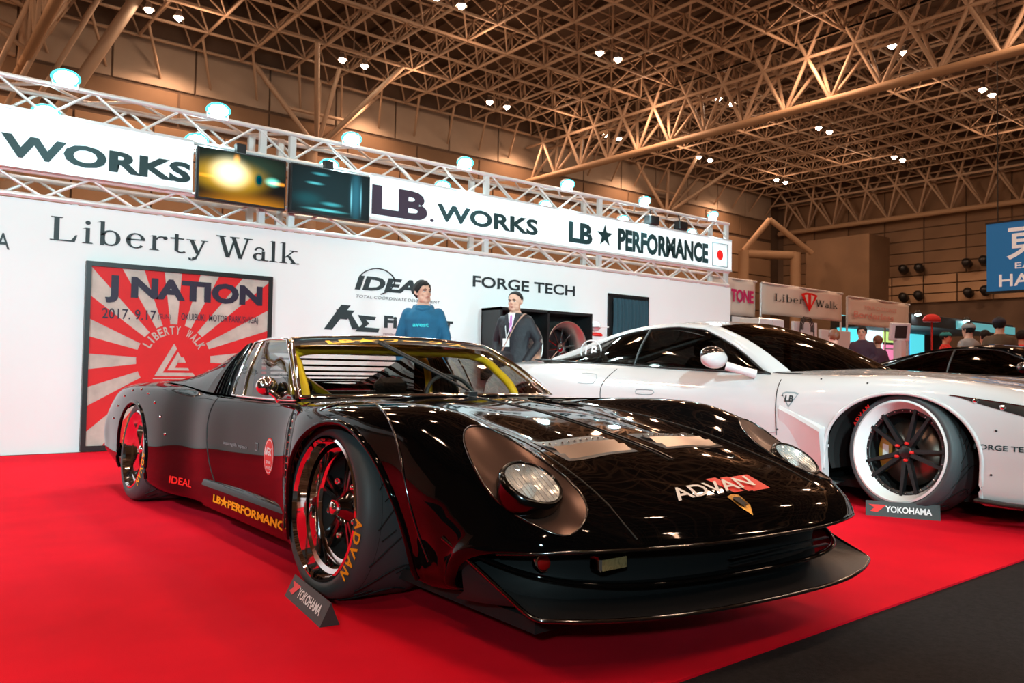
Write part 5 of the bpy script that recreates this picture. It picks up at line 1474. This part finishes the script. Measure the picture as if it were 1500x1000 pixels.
def head_mesh(vox=.006):
    """local head: looks along -Y, chin at z 0, crown at .235"""
    b = MB()
    b.ball((0, .012, .145), .082, 24, 16, (.93, 1.12, 1.08))         # skull
    b.ball((0, -.018, .085), .066, 20, 12, (.92, .98, 1.12))         # face mass
    b.ball((0, -.045, .028), .030, 14, 10, (1.15, .9, .85))          # chin
    for s in (-1, 1):
        b.ball((s*.040, -.030, .050), .030, 12, 8, (.8, 1.1, 1.2))   # jaw corner
        b.ball((s*.034, -.062, .092), .020, 12, 8, (1.1, .8, .9))    # cheekbone
        b.ball((s*.028, -.078, .137), .018, 12, 8, (1.5, .6, .5))    # brow
        b.path([(s*.074, .010, .135), (s*.086, .018, .132), (s*.088, .016, .112), (s*.080, .004, .092), (s*.072, 0, .090)], .0085, 7)   # ear rim
        b.ball((s*.076, .008, .112), .016, 10, 8, (.5, .8, 1.2))
    b.path([(0, -.074, .130), (0, -.090, .108), (0, -.098, .092)], [.009, .011, .013], 9)   # nose
    for s in (-1, 1): b.ball((s*.010, -.089, .089), .0085, 8, 6)
    b.ball((0, -.079, .061), .016, 12, 8, (1.4, .55, .40)); b.ball((0, -.076, .052), .014, 12, 8, (1.2, .6, .45))
    return b
def person(name_label, loc, yaw, H=1.72, top='navy', pants=None, hair='black', headyaw=0., pitch=0., arms='down', back=False, vox=.012, hairstyle='short', lean=0., extras=None):
    t = thing('person', name_label, 'person'); k = H/1.72
    def P(x, y, z): return Vector((x*k, y*k, z*k))
    # body
    b = MB()
    for s in (-1, 1):
        limb(b, [P(s*.09, 0, .92), P(s*.10, -.01, .50), P(s*.10, .01, .10)], [.088*k, .058*k, .040*k])
        b.path([P(s*.10, .05, .045), P(s*.105, -.04, .045), P(s*.11, -.15, .030)], [.042*k, .045*k, .034*k], 10)
    rows_ = [(.90, .155, .105), (1.0, .150, .100), (1.10, .140, .095), (1.22, .160, .108), (1.33, .180, .112), (1.40, .165, .095), (1.455, .085, .065), (1.50, .056, .056), (1.56, .052, .054)]
    g = [[P(rx*math.cos(a), ry*math.sin(a)+.0, z) for a in [2*PI*i/20 for i in range(20)]] for z, rx, ry in rows_]
    b.grid(g, True, closed=True)
    b.ball(P(0, 0, .92), .14*k, 14, 8, (1.05, .75, .7)); 
    A = {}
    for s in (-1, 1):
        sh = P(s*.160, .0, 1.385)
        if arms == 'down': el, wr = P(s*.235, .02, 1.13), P(s*.215, -.05, .88)
        elif arms == 'front': el, wr = P(s*.235, .02, 1.14), P(s*.10, -.22, 1.02)
        elif arms == 'up': el, wr = P(s*.25, -.06, 1.16), P(s*.10, -.28, 1.28)
        elif arms == 'pocket': el, wr = P(s*.26, .06, 1.14), P(s*.17, -.07, .93)
        limb(b, [sh, sh.lerp(el, .5), el, el.lerp(wr, .5), wr], [.055*k, .048*k, .040*k, .036*k, .027*k]); A[s] = (sh, el, wr)
    hd = head_mesh(); Mh = Matrix.Translation(P(0, -.015, 1.485)) @ Matrix.Rotation(math.radians(headyaw), 4, 'Z') @ Matrix.Rotation(math.radians(pitch), 4, 'X') @ Matrix.Scale(k*1.0, 4)
    b.add(hd.v, hd.f, True, Mh)
    body = b.build('body', M['skin'], t); remesh(body, vox*.75, 1)
    hb = MB()
    for s in (-1, 1):
        sh, el, wr = A[s]; f = (wr-el).normalized(); hand(hb, wr, f, (-s, -.3, 0) if arms in ('down', 'pocket') else (0, .3, -1), s)
    # the hands are grown onto the same body mesh
    me = body.data; n0 = len(me.vertices); V = [v.co.copy() for v in me.vertices]+[Vector(p) for p in hb.v]; F = [tuple(q.vertices) for q in me.polygons]+[tuple(i+n0 for i in f) for f in hb.f]
    m2 = bpy.data.meshes.new('body'); m2.from_pydata(V, [], F); m2.materials.append(M['skin']); m2.polygons.foreach_set('use_smooth', [True]*len(F)); body.data = m2
    # face details
    if not back:
        for s in (-1, 1):
            e = MB().ball((s*.029, -.069, .117), .0115, 12, 8, (1.25, .7, .62), Mh).build('eye', M['eye_white'], t)
            MB().ball((s*.029, -.0765, .117), .0056, 8, 6, (1, .6, 1), Mh).build('iris', M['iris'], e)
            eb = MB().path([(s*.012, -.088, .134), (s*.029, -.093, .139), (s*.047, -.080, .134)], [.003, .004, .0025], 6); eb.v = [tuple(Mh @ Vector(p)) for p in eb.v]; eb.build('eyebrow', M['hair'], t)
            el_ = MB().path([(s*.015, -.078, .122), (s*.029, -.083, .1255), (s*.044, -.073, .121)], .0022, 6); el_.v = [tuple(Mh @ Vector(p)) for p in el_.v]; el_.build('eyelid', M['hair'], t)
        mo = MB().path([(-.022, -.083, .058), (-.008, -.092, .059), (.008, -.092, .059), (.022, -.083, .058)], [.002, .0042, .0042, .002], 6); mo.v = [tuple(Mh @ Vector(p)) for p in mo.v]; mo.build('mouth', M['lips'], t)
    # hair
    hb = MB(); P_ = []
    low = {'short': -.03, 'crop': .0, 'long': -.12, 'bob': -.07}[hairstyle]
    for i in range(13):
        th = PI*.76*i/12; row_ = []
        for j in range(28):
            a = 2*PI*j/28; front = max(0, -math.sin(a)); lim = 1-.50*front**.8+.035*math.sin(a*7+1) if hairstyle != 'crop' else .88-.50*front**.5
            tt = th*lim+(low*1.2*(1-front)*(i/12)**3 if low < 0 else 0)*-1
            rr = (.090 if hairstyle != 'crop' else .0865)*(1+.035*math.sin(a*5+i*1.3)*(hairstyle != 'crop'))
            row_.append((rr*.95*math.sin(tt)*math.cos(a), .014+rr*1.12*math.sin(tt)*math.sin(a), .150+rr*(1.10 if hairstyle != 'crop' else 1.02)*math.cos(tt)))
        P_.append(row_)
    hb.grid(P_, True, closed=True)
    hm = {'black': M['hair'], 'brown': M['hair_brown']}[hair]
    hb.v = [tuple(Mh @ Vector(p)) for p in hb.v]; ho = hb.build('hair', hm, t)
    sd = ho.modifiers.new('s', 'SOLIDIFY'); sd.thickness = .006*k; sd.offset = -.5; bake_mods(ho)
    # clothing shells follow the body
    c = MB(); m_top = M[top]
    rows2 = [(.86, .178, .128), (.90, .176, .126), (1.0, .168, .120), (1.12, .165, .118), (1.22, .180, .126), (1.33, .195, .130), (1.40, .165, .112), (1.445, .110, .085), (1.475, .078, .076)]
    g = [[P((rx+.004*math.sin(i*2.1+z*31))*math.cos(a), (ry+.003*math.sin(i*1.7+z*27))*math.sin(a), z) for i, a in enumerate([2*PI*i/24 for i in range(24)])] for z, rx, ry in rows2]
    c.grid(g, True, closed=True); c.v = list(c.v)
    c2 = MB(); c2.grid(g, True, closed=True); c2.add([P(0, 0, .86)]+list(g[0]), [(0, (i+1) % 24+1, i+1) for i in range(24)])
    c2.add([P(0, 0, 1.475)]+list(g[-1]), [(0, i+1, (i+1) % 24+1) for i in range(24)])
    for s in (-1, 1):
        sh, el, wr = A[s]; limb(c2, [sh+P(-s*.01, 0, 0), sh.lerp(el, .5), el, el.lerp(wr, .55), el.lerp(wr, .97)], [.066*k, .060*k, .053*k, .047*k, .040*k])
    ct = c2.build('jacket', m_top, t); remesh(ct, vox, 2)
    b = MB()
    for s in (-1, 1): limb(b, [P(s*.09, 0, .90), P(s*.10, -.01, .50), P(s*.10, .01, .09)], [.104*k, .078*k, .062*k])
    b.ball(P(0, 0, .90), .155*k, 14, 8, (1.08, .80, .7))
    pt = b.build('trousers', M[pants or 'trouser_black'], t); remesh(pt, vox*1.3, 1)
    for s in (-1, 1):
        b = MB(); b.path([P(s*.10, .06, .04), P(s*.105, -.03, .05), P(s*.11, -.13, .038), P(s*.11, -.17, .03)], [.040*k, .050*k, .045*k, .03*k], 12)
        b.v = [(p[0], p[1], max(p[2], .003)) for p in b.v]; b.build('shoe', M['trouser_black'], t)
    if extras: extras(t, Mh, P, A, k)
    t.location = loc; t.rotation_euler = (0, 0, math.radians(yaw)); return t
M['trouser_black'] = mat('trouser_black', (.012, .012, .014), .8)
M['hoodie_blue'] = mat('hoodie_blue', (.005, .10, .20), .8, var=(14, .12))
M['jacket_black'] = mat('jacket_black', (.012, .012, .018), .65, bump=(18, .5, .02))
M['jacket_brown'] = mat('jacket_brown', (.10, .06, .035), .8); M['hoodie_grey'] = mat('hoodie_grey', (.30, .29, .30), .85)
M['shirt_red'] = mat('shirt_red', (.65, .03, .03), .8); M['coat_plum'] = mat('coat_plum', (.05, .025, .05), .8)
M['strap'] = mat('strap', (.45, .26, .20), .6)
def cap(t, Mh, col, brim=True):
    b = MB(); b.ball((0, .012, .165), .098, 18, 8, (.95, 1.12, .80), None); b.v = [p for p in b.v]
    b.v = [(p[0], p[1], max(p[2], .150)) for p in b.v]
    if brim: b.add([(x*.07, -.09-.07*(1-x*x)*f, .152+.004*z) for f in (0, 1) for x in (-1, -.5, 0, .5, 1) for z in (0, 1)], [(0+2*i, 2+2*i, 12+2*i, 10+2*i) for i in range(4)]+[(1+2*i, 3+2*i, 13+2*i, 11+2*i) for i in range(4)])
    b.v = [tuple(Mh @ Vector(p)) for p in b.v]; return b.build('cap', M[col], t)

def ex1(t, Mh, P, A, k):
    v, f = text_fit('avest', .16, .038, .04)
    mesh_obj('lettering', [P(p[0]-.01, -.1325-.004*(1-(p[0]/.1)**2)+.0, 1.27+p[1]) for p in v], f, M['teal_bright'], t)
    b = MB(); b.path([P(-.06, .06, 1.47), P(-.085, 0, 1.455), P(-.05, -.065, 1.43), P(0, -.085, 1.415), P(.05, -.065, 1.43), P(.085, 0, 1.455), P(.06, .06, 1.47), P(0, .09, 1.475)], .026*k, 8, closed=True); b.build('hood', M['hoodie_blue'], t)
M['teal_bright'] = mat('teal_bright', (.02, .55, .60), .6)
person('person in a blue hoodie with pale lettering standing before the white wall', (4.36, 6.9, 0), -38, 1.73, 'hoodie_blue', None, 'black', 40, -6, 'down', vox=.011, extras=ex1)
def ex2(t, Mh, P, A, k):
    b = MB(); b.add([P(-.045, -.100, 1.47), P(.045, -.100, 1.47), P(.012, -.136, 1.28), P(-.012, -.136, 1.28)], [(0, 3, 2, 1)]); b.build('shirt_front', M['white_text'], t)
    b = MB(); b.add([P(-.013, -.116, 1.445), P(.013, -.116, 1.445), P(.018, -.140, 1.27), P(0, -.141, 1.25), P(-.018, -.140, 1.27)], [(0, 4, 3, 2, 1)]); b.build('necktie', mat('tie_pink', (.55, .2, .5), .6), t)
    b = MB(); b.path(crom([P(.10, .06, 1.465), P(.11, -.03, 1.45), P(.07, -.115, 1.36), P(-.02, -.142, 1.18), P(-.12, -.125, 1.0), P(-.175, -.05, .92)], 5), .017*k, 8, flat=.35); b.build('bag_strap', M['strap'], t)
    b = MB(); b.path([P(-.07, -.09, 1.44), P(-.06, -.135, 1.30), P(-.045, -.140, 1.18)], .004, 6); b.path([P(.07, -.09, 1.44), P(-.0, -.138, 1.30), P(-.045, -.140, 1.18)], .004, 6); b.build('lanyard', M['white_text'], t)
    b = MB().box(-.085*k, -.005*k, -.150*k, -.144*k, 1.09*k, 1.18*k); b.build('name_badge', M['white_gloss'], t)
    for s in (-1, 1):
        b = MB(); b.add([P(s*.045, -.10, 1.47), P(s*.09, -.085, 1.445), P(s*.075, -.130, 1.33), P(s*.012, -.140, 1.26)], [(0, 1, 2, 3), (3, 2, 1, 0)]); b.build('lapel', M['jacket_black'], t)
pp2 = person('person in a black jacket with lanyard and shoulder strap beside the wheel cabinet', (5.80, 7.2, 0), -62, 1.75, 'jacket_black', None, 'black', -4, 0, 'pocket', vox=.011, hairstyle='crop', extras=ex2)
bg = MB().box(-.16, .16, -.06, .06, -.10, .12, bev=.03); bg = bg.build('shoulder_bag', M['jacket_black']); bg.location = (5.45, 6.98, .93); bg.rotation_euler = (0, 0, .6)
tag(bg, 'black shoulder bag hanging at the hip of the person in the black jacket', 'bag')
# ------------------------------------------------------------ neighbouring stands seen past the booth's end
M['cloth'] = mat('cloth', (.72, .66, .60), .8, var=(1.5, .04)); M['magenta'] = mat('magenta', (.62, .02, .16), .5)
M['panel_white'] = mat('panel_white', (.72, .72, .78), .5); M['stand_dark'] = mat('stand_dark', (.02, .018, .02), .7)
M['cyan_panel'] = mat('cyan_panel', (.2, .5, .55), .5, emit=(.15, .8, .9), es=.28)
def hang(pts_tl, pts_tr, pts_bl, y, label, wave=.03):
    a, b_, c = at(*pts_tl, y=y), at(*pts_tr, y=y), at(*pts_bl, y=y); t = thing('hanging_banner', label, 'banner')
    x0, x1, z1, z0 = a[0], b_[0], (a[2]+b_[2])/2, c[2]; P = []
    for j in range(9): P.append([(x0+(x1-x0)*i/16, y+wave*math.sin(i*.8+j*.3), z1-(z1-z0)*j/8) for i in range(17)])
    cl = MB().grid(P, True).build('cloth', M['cloth'], t); sd = cl.modifiers.new('s', 'SOLIDIFY'); sd.thickness = .01; bake_mods(cl)
    MB().tube((x0-.03, y, z1), (x1+.03, y, z1), .025, 8).build('pole', M['aluminium'], t)
    for xx in (x0, x1): MB().tube((xx, y+.05, z1), (xx, y+.05, 0), .03, 8).build('upright', M['aluminium'], t)
    return t, x0, x1, z0, z1, y-.045
t, x0, x1, z0, z1, yy = hang((1040, 402), (1107, 414), (1040, 458), 12.0, 'cream banner with pink capital letters just past the end of the booth')
w_ = x1-x0; text_box('TONE', x0+.42*w_, x1-.08*w_, z0+.36*(z1-z0), z0+.72*(z1-z0), yy, M['magenta'], t, bold=.05)
t, x0, x1, z0, z1, yy = hang((1117, 413), (1234, 431), (1120, 460), 12.0, 'cream banner with dark serif words and a red shield between the two others')
w_ = x1-x0; h_ = z1-z0
sw_ = serif('Liber', x0+.12*w_, z0+.46*h_, .24*h_, M['black_text'], t, yy, .36*w_); serif('Walk', x0+.62*w_, z0+.42*h_, .24*h_, M['black_text'], t, yy, .30*w_)
cxm = x0+.54*w_
flat_poly([(cxm-.13*w_*.8, z0+.80*h_), (cxm-.04*w_, z0+.86*h_), (cxm+.04*w_, z0+.86*h_), (cxm+.13*w_*.8, z0+.80*h_), (cxm, z0+.22*h_)][::-1], yy-.004, M['red_text'], t, 'shield')
flat_poly([(cxm-.08*w_*.8, z0+.76*h_), (cxm-.02*w_, z0+.80*h_), (cxm-.02*w_, z0+.44*h_)][::-1], yy-.008, M['cloth'], t, 'shield_gap')
flat_poly([(cxm+.08*w_*.8, z0+.76*h_), (cxm+.02*w_, z0+.80*h_), (cxm+.02*w_, z0+.44*h_)], yy-.008, M['cloth'], t, 'shield_gap')
t, x0, x1, z0, z1, yy = hang((1243, 433), (1332, 447), (1243, 475), 12.0, 'pale banner with faint pink writing furthest to the right')
w_ = x1-x0; h_ = z1-z0
M['faint_pink'] = mat('faint_pink', (.75, .36, .32), .6)
text_box('YOUR CUSTOMIZE', x0+.22*w_, x1-.25*w_, z0+.60*h_, z0+.74*h_, yy, M['faint_pink'], t); text_box('Borderless', x0+.06*w_, x1-.30*w_, z0+.28*h_, z0+.50*h_, yy, M['faint_pink'], t, bold=.02)
def boxat(name, label, cat, tl, br, y, dep, m, extra=None, bev=.01, z0=None):
    a, b_ = at(*tl, y=y), at(*br, y=y)
    t = thing(name, label, cat); zz = b_[2] if z0 is None else z0
    MB().box(a[0], b_[0], y, y+dep, zz, a[2], bev=bev).build('body', m, t)
    if extra: extra(t, a[0], b_[0], zz, a[2], y)
    return t
def cab_doors(t, x0, x1, z0, z1, y):
    n = max(1, int((x1-x0)/.45)); 
    for i in range(n):
        a = x0+(x1-x0)*i/n; b_ = x0+(x1-x0)*(i+1)/n
        d = MB().box(a+.015, b_-.015, y-.018, y-.001, z0+.04, z1-.03, bev=.004).build('door', M['panel_white'], t)
        MB().tube((b_-.05, y-.03, (z0+z1)/2-.05), (b_-.05, y-.03, (z0+z1)/2+.05), .006, 6).build('handle', M['aluminium'], d)
boxat('storage_cabinet', 'dark shelving unit under the pink lettered banner', 'cabinet', (1071, 461), (1110, 500), 11.0, .4, M['stand_dark'], cab_doors, z0=0)
boxat('display_counter', 'pale blue white cabinet below the left edge of the shield banner', 'cabinet', (1112, 465), (1148, 500), 10.2, .5, M['white_gloss'], cab_doors, z0=0)
for (tl, br, lab) in (((1163, 470), (1197, 512), 'white display panel under the curved black rack'), ((1203, 482), (1246, 512), 'white partition panel behind the person in the black top')):
    t = boxat('partition_screen', lab, 'partition', tl, br, 10.8, .08, M['panel_white'], z0=0)
a = at(1180, 470, y=10.7)
rk = thing('garment_rack', 'curved black rack standing over the white display panel', 'rack')
b = MB()
for (k_, dz) in ((.30, 0), (.24, -.04), (.18, -.08)):
    b.path([(a[0]-k_, 10.66, a[2]-.22), (a[0]-k_*.95, 10.66, a[2]-.05+dz*.5), (a[0]-k_*.5, 10.66, a[2]+.09+dz), (a[0]+k_*.5, 10.66, a[2]+.08+dz), (a[0]+k_, 10.66, a[2]-.08+dz*.5), (a[0]+k_, 10.66, a[2]-.26)], .014, 8)
b.tube((a[0]-.30, 10.66, a[2]-.2), (a[0]-.30, 10.66, 0), .016, 8).tube((a[0]+.30, 10.66, a[2]-.24), (a[0]+.30, 10.66, 0), .016, 8)
b.build('tube_frame', M['black_satin'], rk)
# monitor on a white tower
a = at(1318, 486, y=7.3)
mt = thing('monitor_stand', 'tilted monitor in a pale frame on a white tower', 'monitor')
Mt_ = Matrix.Translation((a[0], 7.3, a[2])) @ Matrix.Rotation(math.radians(-25), 4, 'Z') @ Matrix.Rotation(math.radians(8), 4, 'X')
MB().box(-.22, .22, -.03, .04, -.17, .17, Mt_, bev=.015).build('bezel', M['panel_white'], mt)
MB().box(-.13, .13, -.036, -.031, -.12, .12, Mt_).build('screen', M['stand_dark'], mt)
MB().box(a[0]-.06, a[0]+.16, 7.25, 7.4, 0, a[2]-.15, bev=.01).build('tower', M['panel_white'], mt)
# dark stand with lit counter and canopy
st = thing('lit_stand', 'far stand with a dark canopy and a cyan lit counter', 'stand')
a = at(1335, 458, y=13.0); b_ = at(1500, 476, y=13.0)
x0, x1 = a[0], a[0]+9
MB().box(x0, x1, 13.0, 16.0, a[2]-.42, a[2], bev=.02).build('canopy', M['stand_dark'], st)
MB().box(x0, x1, 15.8, 16.0, 0, a[2]-.4).build('back_wall', M['stand_dark'], st)
MB().box(x0+.1, x0+2.2, 13.2, 13.8, 0, 1.05, bev=.02).build('counter', M['cyan_panel'], st)
def lit(n, c, e): return mat(n, tuple(x*.6 for x in c), .5, emit=c, es=e)
LQ = [lit('lit_white', (.75, .95, 1.), .9), lit('lit_pink', (1., .25, .45), .7), lit('lit_cyan', (.1, .75, .85), .8), lit('lit_lime', (.65, .9, .25), .7), lit('lit_blue', (.1, .35, .8), .7)]
for k, (xa, wa, za, ha, c_) in enumerate([(.1, 1.5, 1.6, 1.5, 2), (1.7, .9, 2.1, .9, 0), (1.7, .9, 1.5, .5, 1), (2.7, .7, 1.7, 1.2, 0), (3.5, 1.0, 2.2, .8, 3), (3.5, 1.0, 1.5, .6, 1), (4.6, 1.1, 1.6, 1.4, 4), (5.8, 1.2, 1.7, 1.2, 2)]):
    MB().box(x0+xa, x0+xa+wa, 15.70, 15.79, za, za+ha, bev=.01).build('lit_panel', LQ[c_], st)
MB().box(x0+3.5, x1, 12.92, 12.99, a[2]-.40, a[2]-.10, bev=.01).build('fascia', M['cyan_panel'], st)
b = MB()
for xx in (x0+.2, x0+1.0, x0+1.8):
    b.box(xx-.02, xx+.02, 14.0, 14.04, 1.05, 2.6)
b.box(x0+.2, x0+1.8, 14.0, 14.04, 2.56, 2.6).box(x0+.2, x0+1.8, 14.0, 14.04, 1.8, 1.84); b.build('showcase_frame', M['aluminium'], st)
for k, dx in enumerate((.15, 4.1)):
    q = at(1348, 462, y=12.8); xx = x0+dx
    f = MB().lathe([(.05, .10), (.12, .02), (.13, -.04), (.11, -.04)], 16, Matrix.Translation((xx, 12.85, a[2]-.02))).build('spot_housing', M['black_satin'], st)
    MB().ball((xx, 12.85, a[2]-.05), .09, 12, 8, (1.4, 1, .6)).build('spot_lens', M['flood_glow'], f)
add_light('POINT', 'stand_light', (x0+2, 14.2, 1.6), None, 110, (.5, .95, 1.), .2)
rd = at(1365, 468, y=12.4)
q = MB().ball((rd[0], 12.4, rd[2]-.02), .34, 20, 10, (1, .8, .62)); q.v = [(p[0], p[1], max(p[2], rd[2]-.08)) for p in q.v]
q.tube((rd[0], 12.4, rd[2]-.08), (rd[0], 12.4, 0), .03, 8); q = q.build('parasol_lamp', M['shirt_red']); tag(q, 'round red dome standing over the cyan lit counter', 'lamp')
# visitors among the stands
def foot(px, py_head, H, y):
    a = at(px, py_head, y=y); return (a[0], y, 0), a[2]
def visitor(px, py_top, y, label, yaw, top, **kw):
    a = at(px, py_top, y=y); H = max(1.35, min(1.85, a[2]+.0)); return person(label, (a[0], y, 0), yaw, H, top, vox=.022, **kw)
visitor(1222, 483, 5.8, 'person in a black top seen from behind near the white partition', 150, 'jacket_black', hair='brown', hairstyle='bob', back=True)
visitor(1263, 478, 7.7, 'person in plum facing left beside the white partition panel', -70, 'coat_plum', arms='front')
def excap(col): return lambda t, Mh, P, A, k: cap(t, Mh, col)
M['cap_grey'] = mat('cap_grey', (.30, .32, .33), .8); M['cap_navy'] = mat('cap_navy', (.02, .018, .035), .8); M['cap_red'] = mat('cap_red', (.6, .03, .03), .8); M['cap_teal'] = mat('cap_teal', (.02, .30, .35), .8)
visitor(1286, 492, 7.5, 'person in a plum coat bending behind the monitor tower', 160, 'coat_plum', back=True, hair='brown')
visitor(1385, 486, 7.3, 'person in a red shirt and teal cap behind the lit counter', 10, 'shirt_red', extras=excap('cap_teal'))
visitor(1419, 473, 5.5, 'person with a grey cap and pale grey hoodie seen from behind', 165, 'hoodie_grey', back=True, extras=excap('cap_grey'))
visitor(1464, 465, 5.0, 'person with a dark cap and brown jacket turned to the left', 115, 'jacket_brown', headyaw=-20, extras=excap('cap_navy'))
visitor(1443, 484, 5.75, 'person in dark clothes half hidden between the two capped people', 140, 'coat_plum', back=True)
visitor(1497, 484, 5.36, 'person in red at the very right edge behind the black coupe', 60, 'shirt_red')
